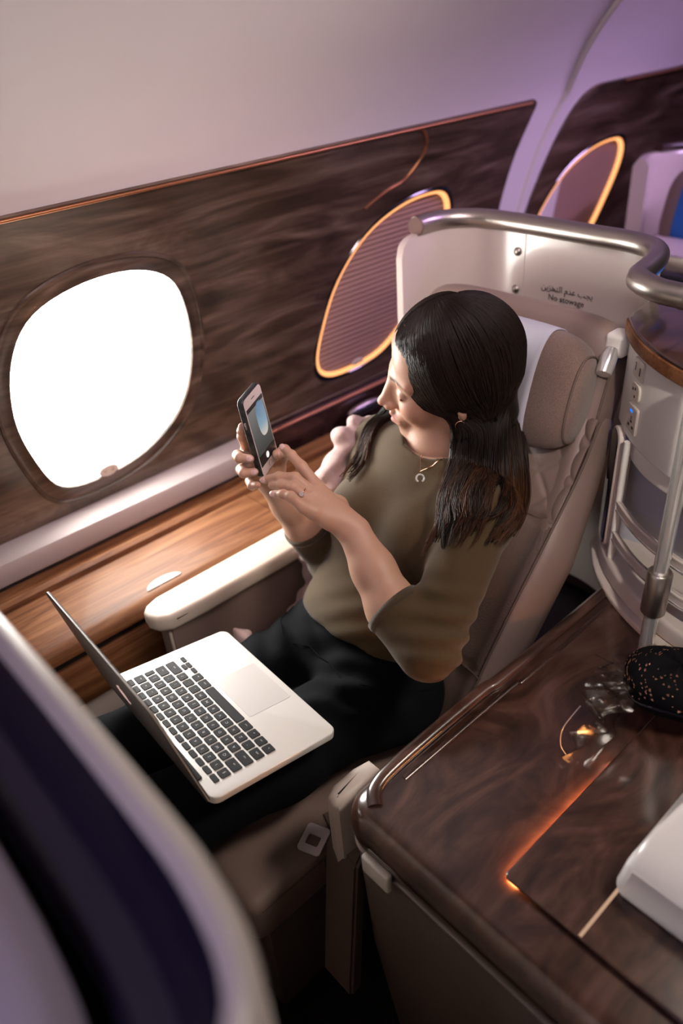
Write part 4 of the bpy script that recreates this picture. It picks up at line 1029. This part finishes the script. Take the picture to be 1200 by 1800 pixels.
# one body mesh
off = 0; AV = []; AQ = []; AC = []
for v_, q_, c_ in ((hVw, hQ, hc), (aV, aQ, None), (wV, wQ, None), (bV, bQ, None)):
    c_ = np.tile(SKIN, (len(v_), 1)) if c_ is None else c_
    AV.append(v_); AQ.append(q_ + off); AC.append(c_); off += len(v_)
AV = np.concatenate(AV); AQ = np.concatenate(AQ); AC = np.concatenate(AC)
PB = A(.70, .82, .45)
per = thing('person', 'woman in olive sweater and black trousers photographing the window with a phone', 'person', PB)
M['skin'] = tinted('skin', .48, ('noise', 260, .10), sss=.25)
def person_part(name, V, Q, mat, parent=per, cols=None, auto=0):
    me = np_mesh(name, V - PB, Q)
    if cols is not None: colour(me, cols)
    return link(name, me, mat, parent, True, auto)
body = person_part('body', AV, AQ, M['skin'], per, AC)

# ------------------------------------------------------------------ sweater
M['knit'] = P('olive_knit', (.064, .037, .0100), .9, sheen=.15, bump=('noise', 900, .35), vary=(700, .12))
M['rib'] = P('olive_rib_knit', (.050, .029, .0085), .85, sheen=.3)
sf = Field((.48, .50, .52), (1.10, 1.12, .98), .0042)
sf.ell((.852, .806, .800), (.094, .150, .150), 0, TM)
sf.ell((.752, .816, .655), (.092, .128, .13), .06, TM); sf.ell((.72, .818, .60), (.098, .140, .08), .05, TM)
for s in (1, -1): sf.ell(A(.805, .806, .800) + A(-.028, -s * .066, .0), (.060, .064, .062), .05, TM)
sf.cone(shA, shW, .050, .050, .05); sf.cone(NB - A(-.01, 0, .045), A(.885, .806, .85), .066, .078, .04)
def sleeve(sh_, el_, cu_, r):
    sf.cone(sh_ * .97 + el_ * .03, el_, r[0], r[1], .03); sf.cone(el_, cu_ + (cu_ - el_) * .5, r[1], r[2], .014, clip=(cu_, (cu_ - el_) / np.linalg.norm(cu_ - el_)))
sleeve(shA, elA, cuA, (.052, .049, .0465)); sleeve(shW, elW, cuW, (.052, .048, .0455))
def unit_(v): return np.array(v, float) / np.linalg.norm(v)
def dn(a, b): d = b - a; return d / np.linalg.norm(d)
sf.plane(A(.690, .818, .612), -SP, .006)
CN = unit_(dn(NB, HC + HM @ A(-.02, 0, -.09)) + A(-.50, .10, 0)); CC = NB + A(-.010, .0, -.010)
sf.cone(CC + CN * .002, CC + CN * .14, .0580, .075, .004, op='sub')
# creases: elbow folds and waist drape
sl, X, Y, Z = sf.box(sf.lo, sf.lo + sf.n * sf.h)
def crease(p, d, lam, amp, rad):
    d = np.array(d) / np.linalg.norm(d); q = (X - p[0]) * d[0] + (Y - p[1]) * d[1] + (Z - p[2]) * d[2]
    rr = (X - p[0]) ** 2 + (Y - p[1]) ** 2 + (Z - p[2]) ** 2
    sf.F += (amp * np.sin(q * 2 * np.pi / lam + 3 * (Y - p[1]) * 10) * np.exp(-rr / rad ** 2)).astype(f32)
crease(elA + A(.02, -.02, .03), A(.55, .2, .8), .036, .0065, .060); crease(elW, A(.5, -.2, .8), .032, .004, .055)
crease(A(.68, .76, .66), SP + A(.2, .5, 0), .045, .0022, .09); crease(A(.83, .66, .84), A(.5, .8, .2), .04, .0025, .06)
sV, sQ = sf.mesh(); sV = relax(sV, sQ, 2, .5)
swt = person_part('sweater', sV, sQ, M['knit'])
def ring_band(c, n, r, w_, th, ribs, mat, name, parent, sq=(1, 1), ax=None):
    """ribbed knit band around axis n at c"""
    n = np.array(n) / np.linalg.norm(n); a = np.array(ax if ax is not None else (0, 1, 0), float); a -= n * (a @ n); a /= np.linalg.norm(a); b = np.cross(n, a)
    rings = []; S = ribs * 2
    prof = [(-w_ / 2, 0), (-w_ / 2, th), (0, th * 1.25), (w_ / 2, th), (w_ / 2, 0)]
    for k in range(S):
        t = 2 * math.pi * k / S; e = th * (.18 if k % 2 else 0); d = a * math.cos(t) * sq[0] + b * math.sin(t) * sq[1]
        rings.append([c + d * (r + q[1] - e) + n * q[0] for q in prof])
    rings.append(rings[0]); V, F_ = loft(rings, closed_ring=False, cap=False)
    return obj(name, V, F_, mat, parent, auto=0)
nk = dn(NB, HC + HM @ A(-.02, 0, -.09))
ring_band(CC + CN * .011, CN, .0578, .023, .0062, 90, M['rib'], 'collar', swt)
ring_band(cuA - dn(elA, cuA) * .004, dn(elA, cuA), .0460, .013, .0026, 60, M['rib'], 'cuff', swt)
ring_band(cuW - dn(elW, cuW) * .004, dn(elW, cuW), .0445, .013, .0026, 60, M['rib'], 'cuff', swt)

# ------------------------------------------------------------------ trousers
M['trouser'] = P('black_trouser_cloth', (.0048, .0058, .0075), .9, spec=.12, bump=('noise', 700, .15))
tf = Field((.08, .52, .06), (.92, 1.10, .74), .0055)
tf.ell((.728, .818, .612), (.086, .124, .075), 0, TM); tf.ell((.700, .82, .545), (.110, .165, .095), .05, TM); tf.ell((.68, .82, .50), (.13, .185, .055), .04)
for s in (1, -1):
    tf.cone(HIPS[s], HIPS[s] * .45 + KNEE[s] * .55, .084, .072, .035); tf.cone(HIPS[s] * .45 + KNEE[s] * .55, KNEE[s], .072, .064, .03); tf.cone(KNEE[s], ANK[s], .064, .052, .03)
tf.plane(A(.745, .818, .652), SP, .006)
sl, X, Y, Z = tf.box(tf.lo, tf.lo + tf.n * tf.h)
for p, d, lam, amp, rad in ((A(.60, .73, .60), A(.8, .5, .2), .05, .005, .10), (A(.60, .90, .60), A(.8, -.5, .2), .05, .005, .09), (A(.50, .70, .60), A(.3, 1, .3), .06, .003, .12)):
    d = d / np.linalg.norm(d); q = (X - p[0]) * d[0] + (Y - p[1]) * d[1] + (Z - p[2]) * d[2]; rr = (X - p[0]) ** 2 + (Y - p[1]) ** 2 + (Z - p[2]) ** 2
    tf.F += (amp * np.sin(q * 2 * np.pi / lam) * np.exp(-rr / rad ** 2)).astype(f32)
tV, tQ = tf.mesh(); tV = relax(tV, tQ, 2, .5)
tro = person_part('trousers', tV, tQ, M['trouser'])
def waist_ring(c, rx, ry, n=40): return [c + FR * rx * math.cos(t) + A(0, 1, 0) * ry * math.sin(t) for t in [2 * math.pi * k / n for k in range(n)]]
def push_to(fld, pts, gap):
    pts = np.array(pts)
    for _ in range(6):
        J = np.clip(np.round((pts - fld.lo) / fld.h).astype(int), 1, fld.n - 2); i, j, k = J.T; d = fld.F[i, j, k]
        G = np.stack([fld.F[i + 1, j, k] - fld.F[i - 1, j, k], fld.F[i, j + 1, k] - fld.F[i, j - 1, k], fld.F[i, j, k + 1] - fld.F[i, j, k - 1]], 1); L = np.linalg.norm(G, axis=1); m = (L > 1e-6) & (L < .06)
        pts = pts + np.where(m, (gap - d) / np.maximum(L, 1e-6), 0)[:, None] * G * .8
    return pts
wr_ = push_to(tf, waist_ring(A(.690, .818, .575), .125, .165), .0008)
tube('waist_seam', wr_, .0009, P('dark_seam', (.004, .0045, .005), .8, spec=.1), tro, 6, closed=True)
M['shoe'] = P('black_shoe', (.012, .012, .012), .4)
for s in (1, -1):
    qf = Field(np.minimum(ANK[s], TOE[s]) - .07, np.maximum(ANK[s], TOE[s]) + .07, .006)
    qf.chain([ANK[s] + A(.02, 0, -.045), ANK[s] * .5 + TOE[s] * .5 + A(0, 0, -.012), TOE[s] + A(-.01, 0, -.003)], [.048, .047, .040], .02); qf.cone(ANK[s], ANK[s] + A(.01, 0, -.03), .045, .048, .02)
    qf.plane(A(0, 0, .004), A(0, 0, -1)); person_part('shoe', *qf.mesh(), M['shoe'])

# ------------------------------------------------------------------ hair
HO = A(-.012, 0, .036); HR = A(.106, .084, .100)
def scal(d, e=1.0): return HO + d * HR * e
rng = np.random.default_rng(5)
HF_ = [A(.881, .748, .989), A(.865, .735, .944), A(.840, .718, .907), A(.806, .695, .878), A(.772, .672, .862), A(.735, .655, .850)]
HB_ = [A(1.009, .740, .991), A(.987, .715, .932), A(.956, .678, .881), A(.907, .640, .869), A(.844, .605, .867), A(.799, .592, .848)]
# dense underlayer
uf = Field((-.16, -.12, -.30), (.22, .26, .155), .003)
uf.ell(HO, HR * .952, 0)
uf.ell((.100, 0, -.045), (.100, .110, .105), .012, op='sub')
uf.ell((.075, 0, -.12), (.09, .12, .10), .01, op='sub')
uf.chain([(-.055, 0, -.02), (-.065, 0, -.09), (-.06, .01, -.16)], [.054, .042, .028], .012)
for s in (1, -1): uf.ell((.000, s * .085, -.036), (.016, .030, .024), .010, op='sub')
for a0, r0 in ((0.15, .012), (.5, .013), (.85, .012)):      # solid core of the falling hair
    pl_ = [((HF_[k] * (1 - a0) + HB_[k] * a0 + A(.010, .022, -.008) - HC) @ HM) for k in range(5)]
    uf.chain(pl_, [r0, r0, r0 * .8, r0 * .6, .005], .02)
uV, uQ = uf.mesh(); uV = relax(uV, uQ, 1, .5)
def hair_col(n, t): # dark root to copper tip
    t = np.clip(t, 0, 1)[:, None]; return A(.0075, .0048, .0034) * (1 - t) + A(.115, .042, .015) * t
M['hair'] = tinted('brown_hair', .5, None, spec=.22)
hair = person_part('hair', h2w(uV), uQ, M['hair'], per, np.tile(A(.009, .006, .004), (len(uV), 1)))
# curtains (world): her left side over the aisle shoulder, her right side over the window shoulder
hairF = HF_
hairB = HB_
hairWF = [A(.915, .890, .935), A(.909, .930, .901), A(.854, .905, .895), A(.822, .885, .878), A(.802, .875, .855)]
hairWB = [A(.920, .930, .955), A(.891, .955, .909), A(.854, .940, .890), A(.829, .920, .861), A(.815, .910, .837)]
strV = []; strQ = []; strC = []; nv = 0
def strand(pts, r0, tone):
    global nv
    n = len(pts); tan = np.gradient(pts, axis=0); tan /= np.linalg.norm(tan, axis=1)[:, None] + 1e-9
    ref = np.array((.35, .2, .91)); a = np.cross(tan, ref); a /= np.linalg.norm(a, axis=1)[:, None] + 1e-9; b = np.cross(tan, a)
    rr = r0 * np.minimum(1, np.linspace(1.15, .25, n) * 1.6); rr[0] *= .2; V = np.empty((n, 3, 3))
    for k in range(3):
        t = 2 * math.pi * k / 3; V[:, k] = pts + rr[:, None] * (a * math.cos(t) + b * math.sin(t))
    strV.append(V.reshape(-1, 3)); i = np.arange(n - 1)
    for k in range(3):
        l = (k + 1) % 3; strQ.append(np.stack([nv + i * 3 + k, nv + i * 3 + l, nv + (i + 1) * 3 + l, nv + (i + 1) * 3 + k], 1))
    strC.append(np.repeat(hair_col(n, tone), 3, axis=0)); nv += n * 3
def push_out(pts, gap=.0035):
    I = ((pts - sf.lo) / sf.h); J = np.round(I).astype(int); ok = np.all((J > 1) & (J < sf.n - 2), axis=1)
    for _ in range(3):
        J = np.clip(np.round((pts - sf.lo) / sf.h).astype(int), 1, sf.n - 2); i, j, k = J.T
        d = sf.F[i, j, k]; G = np.stack([sf.F[i + 1, j, k] - sf.F[i - 1, j, k], sf.F[i, j + 1, k] - sf.F[i, j - 1, k], sf.F[i, j, k + 1] - sf.F[i, j, k - 1]], 1)
        L = np.linalg.norm(G, axis=1); m = ok & (d < gap) & (L > 1e-6) & (L < .05)
        pts = pts + np.where(m, (gap - d) / np.maximum(L, 1e-6), 0)[:, None] * G * .9
    return pts
def slerp(a, b, t):
    w_ = math.acos(np.clip(a @ b, -1, 1)); s = math.sin(w_) + 1e-9
    return (np.sin((1 - t) * w_)[:, None] * a + np.sin(t * w_)[:, None] * b) / s
cF, cB, cWF, cWB = [np.array(catmull(q, 5)) for q in (hairF, hairB, hairWF, hairWB)]
def unit(v): v = np.array(v, float); return v / np.linalg.norm(v)
def ldir(p): return unit(((p - HC) @ HM - HO) / HR)
CLUMP = [(rng.normal(size=3) * .007, rng.uniform(.62, 1.0), rng.normal(size=3) * .005, rng.random() * 6, max(0, rng.normal() * .7), rng.uniform(.03, 1.0) ** 1.6) for _ in range(240)]
PT = [unit((.80, -.10, .60)), unit((.35, -.10, .94)), unit((-.25, -.08, .97)), unit((-.80, -.02, .60))]
def part(r):
    f_ = min(r, .9999) * 3; k = int(f_); return slerp(PT[k], PT[k + 1], np.array([f_ - k]))[0]
for i in range(5600):
    side = 1 if i % 10 < 7 else -1; r_ = rng.random()
    if side == 1 and i % 10 < 2:      # front hairline, combed back past the temple
        d = unit(slerp(PT[0], unit((.50, .74, .42)), np.array([r_]))[0] + rng.normal(size=3) * .02); b_ = np.clip(.10 * rng.random() + .03 * rng.normal(), 0, 1)
    else:
        d = part(r_) + A(0, 1, 0) * side * .05 * rng.random() + rng.normal(size=3) * .012; d = unit(d); b_ = np.clip(r_ * 1.22 - .03 + rng.normal() * .05, -.04, 1.22)
    m_ = rng.random()
    if side == 1:
        cur = cF * (1 - b_) + cB * b_; sp_ = .0055
        e_ = unit(ldir(cF[0]) * (1 - b_) + ldir(cB[0]) * b_)
    elif r_ < .55:
        b2 = r_ / .55; cur = cWF * (1 - b2) + cWB * b2; e_ = ldir(cur[0]); sp_ = .005
    else:
        cur = None; e_ = unit((-.85, -.45 * (1 - r_) - .1, -.55))
    ck = None
    if cur is not None:
        ck = int(np.clip(b_, 0, .999) * 26) if side == 1 else 40 + int((r_ / .55) * 9); ck = ck * 4 + rng.integers(4); cl_ = CLUMP[ck]; bc = (ck // 4 + .5) / 26 + max(0, b_ - 1) * .5 if side == 1 else (ck // 4 - 40 + .5) / 9
        cc_ = (cF * (1 - bc) + cB * bc) if side == 1 else (cWF * (1 - bc) + cWB * bc)
        tq = np.linspace(0, 1, len(cur))[:, None]; wgt = np.clip(tq * 1.3 - .25, 0, 1) * .85
        cur = cur * (1 - wgt) + (cc_ + cl_[0] * np.minimum(1, tq * 1.4)) * wgt
        if side == 1:
            bul = np.sin(np.pi * np.clip(b_, 0, 1)) * np.exp(-((tq - .62) / .26) ** 2); cur = cur + bul * A(-.010, -.022, .016) + np.sin(np.pi * np.clip(b_, 0, 1)) * np.exp(-(tq / .38) ** 2) * A(-.020, -.044, .0)
    t = np.linspace(0, 1, 16); q = slerp(d, e_, t); lift = 1.004 + .014 * rng.random() + .008 * np.sin(np.pi * t) * rng.random()
    hz_ = 1 + .75 * (1 / np.sqrt(np.maximum(1 - np.minimum(q[:, 2], 0) ** 2, .3)) - 1); q = q * np.stack([hz_, hz_, np.ones_like(hz_)], 1)
    p = h2w(HO + q * HR * lift[:, None])
    if cur is not None:
        o2 = rng.normal(size=3) * sp_ * .55; ln = cl_[1] * (.86 + .14 * rng.random())
        k_ = max(6, int(len(cur) * ln)); tt = np.linspace(0, 1, k_)
        c_ = cur[:k_] + o2 * (np.minimum(1, .25 + tt * 2) * (1 - .75 * tt))[:, None] + cl_[2] * np.sin(tt * 5 + cl_[3])[:, None] * tt[:, None] + A(-.03, .006, .0) * cl_[4] * (tt ** 2)[:, None]
        n0 = len(p) - 4; pts = np.concatenate([p, c_[1:]])
        for _ in range(4): pts[n0:-1] = .5 * pts[n0:-1] + .25 * (pts[n0 + 1:] + pts[n0 - 1:-2])
        pts = push_out(pts, .003 + .007 * rng.random()); pts[n0:-1] = .5 * pts[n0:-1] + .25 * (pts[n0 + 1:] + pts[n0 - 1:-2])
        lt = np.linspace(0, 1, len(pts)); tone = np.clip((lt - .66) * 2.6, 0, 1) * cl_[5] + .06 * rng.random()
    else:
        pts = p; tone = np.full(len(p), .06 * rng.random())
    strand(pts, .0007 + .0004 * rng.random(), tone)
for i in range(90):    # short loose hairs at the hairline
    r_ = rng.random(); d = unit(slerp(PT[0], unit((.52, .76, .36)), np.array([r_]))[0] + rng.normal(size=3) * .015); d2 = unit(d + A(-.18, .04, .10) + rng.normal(size=3) * .05)
    t = np.linspace(0, 1, 6); strand(h2w(HO + slerp(d, d2, t) * HR * (.95 + .075 * np.sin(t * 2.2))[:, None]), .00045, np.full(6, .25))
person_part('hair_strands', np.concatenate(strV), np.concatenate(strQ), M['hair'], hair, np.concatenate(strC)); bpy.data.objects['hair_strands']['kind'] = 'stuff'

# ------------------------------------------------------------------ nails, jewellery
M['nail'] = P('pale_pink_nail', (.72, .45, .40), .25, coat=.5)
def nail(tip, prev, parent, size=.0062, toward=None):
    d = tip - prev; d /= np.linalg.norm(d); v = (np.array(CAM) - tip) if toward is None else np.array(toward); v -= d * (v @ d); v /= np.linalg.norm(v); s_ = np.cross(d, v)
    c = tip + d * .0005 + v * .0048; rings = []
    for j in range(7):
        a_ = math.pi / 2 * j / 6; rings.append([c + (d * math.cos(t) * 1.35 + s_ * math.sin(t)) * size * math.cos(a_) * .82 + v * .0026 * math.sin(a_) for t in [2 * math.pi * k / 14 for k in range(14)]])
    obj('nail', *loft(rings), M['nail'], parent, auto=0)
for f_ in (fW[1], fW[2]): nail(f_[2], f_[1], body)
nail(tW[3], tW[2], body, .0074, PN); nail(fA[0][2], fA[0][1], body); nail(fA[1][2], fA[1][1], body); nail(fA[3][2], fA[3][1], body)
M['gold'] = P('rose_gold', (.72, .42, .28), .22, metal=1)
M['gem'] = P('clear_gem', (.95, .92, .9), .03, trans=.6, coat=1)
# ring on the aisle hand
c = mA[2] * .52 + fA[2][0] * .48; ax_ = dn(mA[2], fA[2][0]); u_ = np.cross(ax_, (0, 0, 1.0)); u_ /= np.linalg.norm(u_); v_ = np.cross(ax_, u_)
rgt = tube('ring', [c + (u_ * math.cos(t) + v_ * math.sin(t)) * .0104 for t in [2 * math.pi * k / 28 for k in range(28)]], .0011, M['gold'], per, 8, closed=True)
vc = np.array(CAM) - c; vc -= ax_ * (vc @ ax_); vc /= np.linalg.norm(vc)
obj('gemstone', *disc_geo(c + vc * .0105, vc, .0042, 12, .0032), M['gem'], rgt, auto=20)
# necklace
pend = push_out(np.array([A(.8034, .755, .9172), A(.80, .76, .91)]), .004)[0]
cL, cR = CC + CN * .016 + A(.015, -.056, .004), CC + CN * .014 + A(.005, .056, .006)
def hang(a, b, n=14, sag=.006): return [a * (1 - t) + b * t - A(-.5, 0, .8) * sag * math.sin(math.pi * t) + CN * .010 * math.sin(math.pi * t) for t in [i / n for i in range(n + 1)]]
chn = push_out(np.array(hang(cL, pend + A(0, 0, .003)) + hang(pend + A(0, 0, .003), cR)[1:]), .0025)
nkl = tube('necklace', chn, .0010, M['gold'], per, 6)
fd = unit(np.array(CAM) - pend); sx_ = unit(np.cross((0, 0, 1.0), fd)); up_ = np.cross(fd, sx_)
tube('pendant', [pend - up_ * .008 + (sx_ * math.cos(t) + up_ * math.sin(t)) * .0062 for t in np.linspace(math.radians(-60), math.radians(240), 20)], .0016, M['gem'], nkl, 8)
# earrings
for s in (1, -1):
    c = h2w((-.002, s * .078, -.052)); tube('earring', [c + HM @ A(math.cos(t) * .0075, 0, math.sin(t) * .009) for t in [2 * math.pi * k / 20 for k in range(20)]], .0014, M['gold'], per, 8, closed=True)

# ================================================================== PINK CARDIGAN BESIDE HER
gf = Field((.46, .92, .44), (.98, 1.06, .95), .0036)
gf.chain([A(.915, 1.004, .872), A(.860, 1.000, .868), A(.826, 1.004, .805), A(.795, 1.010, .735), A(.770, 1.012, .640), A(.745, 1.010, .545), A(.66, 1.003, .492), A(.585, .990, .505), A(.552, .978, .582), A(.525, .985, .500), A(.50, .990, .472)],
         [.018, .022, .026, .027, .024, .022, .022, .024, .016, .022, .016], .02)
gf.cone(A(.868, .988, .880), A(.905, 1.006, .890), .012, .016, .01)
gl, X, Y, Z = gf.box(gf.lo, gf.lo + gf.n * gf.h)
gf.F += (.0042 * np.sin(X * 150 + Z * 60) + .0035 * np.sin(Z * 140 - X * 70 + Y * 90)).astype(f32)
gV, gQ = gf.mesh(); gV = relax(gV, gQ, 2, .5)
gb = A(.70, 1.0, .45); card = link('cardigan', np_mesh('cardigan', gV - gb, gQ), P('pale_pink_knit', (.50, .345, .32), .9, sheen=.2, bump=('noise', 500, .3)), None, True, 0)
card.location = gb; props(card, 'pale pink soft cardigan bundled between her window side arm and the armrest', 'cardigan')

# ================================================================== PHONE
rotp = Matrix((PS, PU, PN)).transposed()
pho = thing('phone', 'smartphone in dark patterned case held up, its screen showing the window', 'phone', PC, rotp.to_euler())
bmobj('phone_case', prism(rrect(-.0355, .0355, -.0715, .0715, .010, 6), -.0055, .0045, .002, 3), P('dark_floral_case', (.02, .022, .022), .4, vary=(120, .9)), pho, local=True)
bmobj('front_glass', prism(rrect(-.0332, .0332, -.069, .069, .008, 6), .0045, .0050, .0002, 1), P('white_phone_front', (.66, .56, .54), .25), pho, local=True)
M['scr'] = None
def screen_mat():
    m = bpy.data.materials.new('camera_view_screen'); m.use_nodes = True; nt = m.node_tree; b = nt.nodes['Principled BSDF']
    tc = nt.nodes.new('ShaderNodeTexCoord'); sp = nt.nodes.new('ShaderNodeSeparateXYZ'); nt.links.new(tc.outputs['Generated'], sp.inputs[0])
    r = nt.nodes.new('ShaderNodeValToRGB'); e = r.color_ramp.elements; e[0].position = .0; e[0].color = (.02, .02, .02, 1); e[1].position = 1; e[1].color = (.20, .19, .18, 1); q = e.new(.45); q.color = (.085, .085, .08, 1)
    nt.links.new(sp.outputs['Y'], r.inputs['Fac']); nt.links.new(r.outputs['Color'], b.inputs['Emission Color']); b.inputs['Emission Strength'].default_value = .8
    b.inputs['Base Color'].default_value = (.01, .01, .01, 1); b.inputs['Roughness'].default_value = .12; return m
def sky_mat():
    m = bpy.data.materials.new('camera_view_sky'); m.use_nodes = True; nt = m.node_tree; b = nt.nodes['Principled BSDF']
    tc = nt.nodes.new('ShaderNodeTexCoord'); sp = nt.nodes.new('ShaderNodeSeparateXYZ'); nt.links.new(tc.outputs['Generated'], sp.inputs[0])
    r = nt.nodes.new('ShaderNodeValToRGB'); e = r.color_ramp.elements; e[0].position = 0; e[0].color = (.65, .55, .45, 1); e[1].position = 1; e[1].color = (.09, .17, .28, 1); q = e.new(.35); q.color = (.25, .36, .45, 1)
    nt.links.new(sp.outputs['Y'], r.inputs['Fac']); nt.links.new(r.outputs['Color'], b.inputs['Emission Color']); b.inputs['Emission Strength'].default_value = .8; b.inputs['Base Color'].default_value = (.01, .01, .01, 1); b.inputs['Roughness'].default_value = .12; return m
scr = bmobj('screen', prism(rrect(-.031, .031, -.052, .052, .001, 2), .0050, .0053), screen_mat(), pho, smooth=False, local=True)
ov = [(.011 + .0165 * math.copysign(abs(math.cos(t)) ** .8, math.cos(t)), .018 + .030 * math.copysign(abs(math.sin(t)) ** .8, math.sin(t))) for t in [2 * math.pi * k / 40 for k in range(40)]]
bmobj('window_image', prism(ov, .0053, .0054), sky_mat(), scr, smooth=False, local=True)
bmobj('toolbar', prism(rrect(-.031, .031, .045, .052, .001, 2), .0053, .0054), M['black'], scr, smooth=False, local=True)
bmobj('shutter_button', prism([(.0055 * math.cos(2 * math.pi * k / 24) - .002, -.043 + .0055 * math.sin(2 * math.pi * k / 24)) for k in range(24)], .0054, .0055), emis('ui_white', (1, .95, .9), .8), scr, smooth=False, local=True)
bmobj('control_strip', prism(rrect(-.031, .031, -.052, -.033, .001, 2), .0053, .00535), M['black'], scr, smooth=False, local=True)
tube('home_button', [(.0052 * math.cos(2 * math.pi * k / 24), -.0605 + .0052 * math.sin(2 * math.pi * k / 24), .0051) for k in range(24)], .0004, M['satin'], pho, 6, closed=True, local=True)
bmobj('earpiece', prism(rrect(-.006, .006, .0595, .0607, .0005, 2), .0050, .0052), M['black'], pho, smooth=False, local=True)
bmobj('side_button', box_bm(-.0368, -.0350, .022, .034, -.0015, .0015, .0004, 1), M['satin'], pho, local=True)
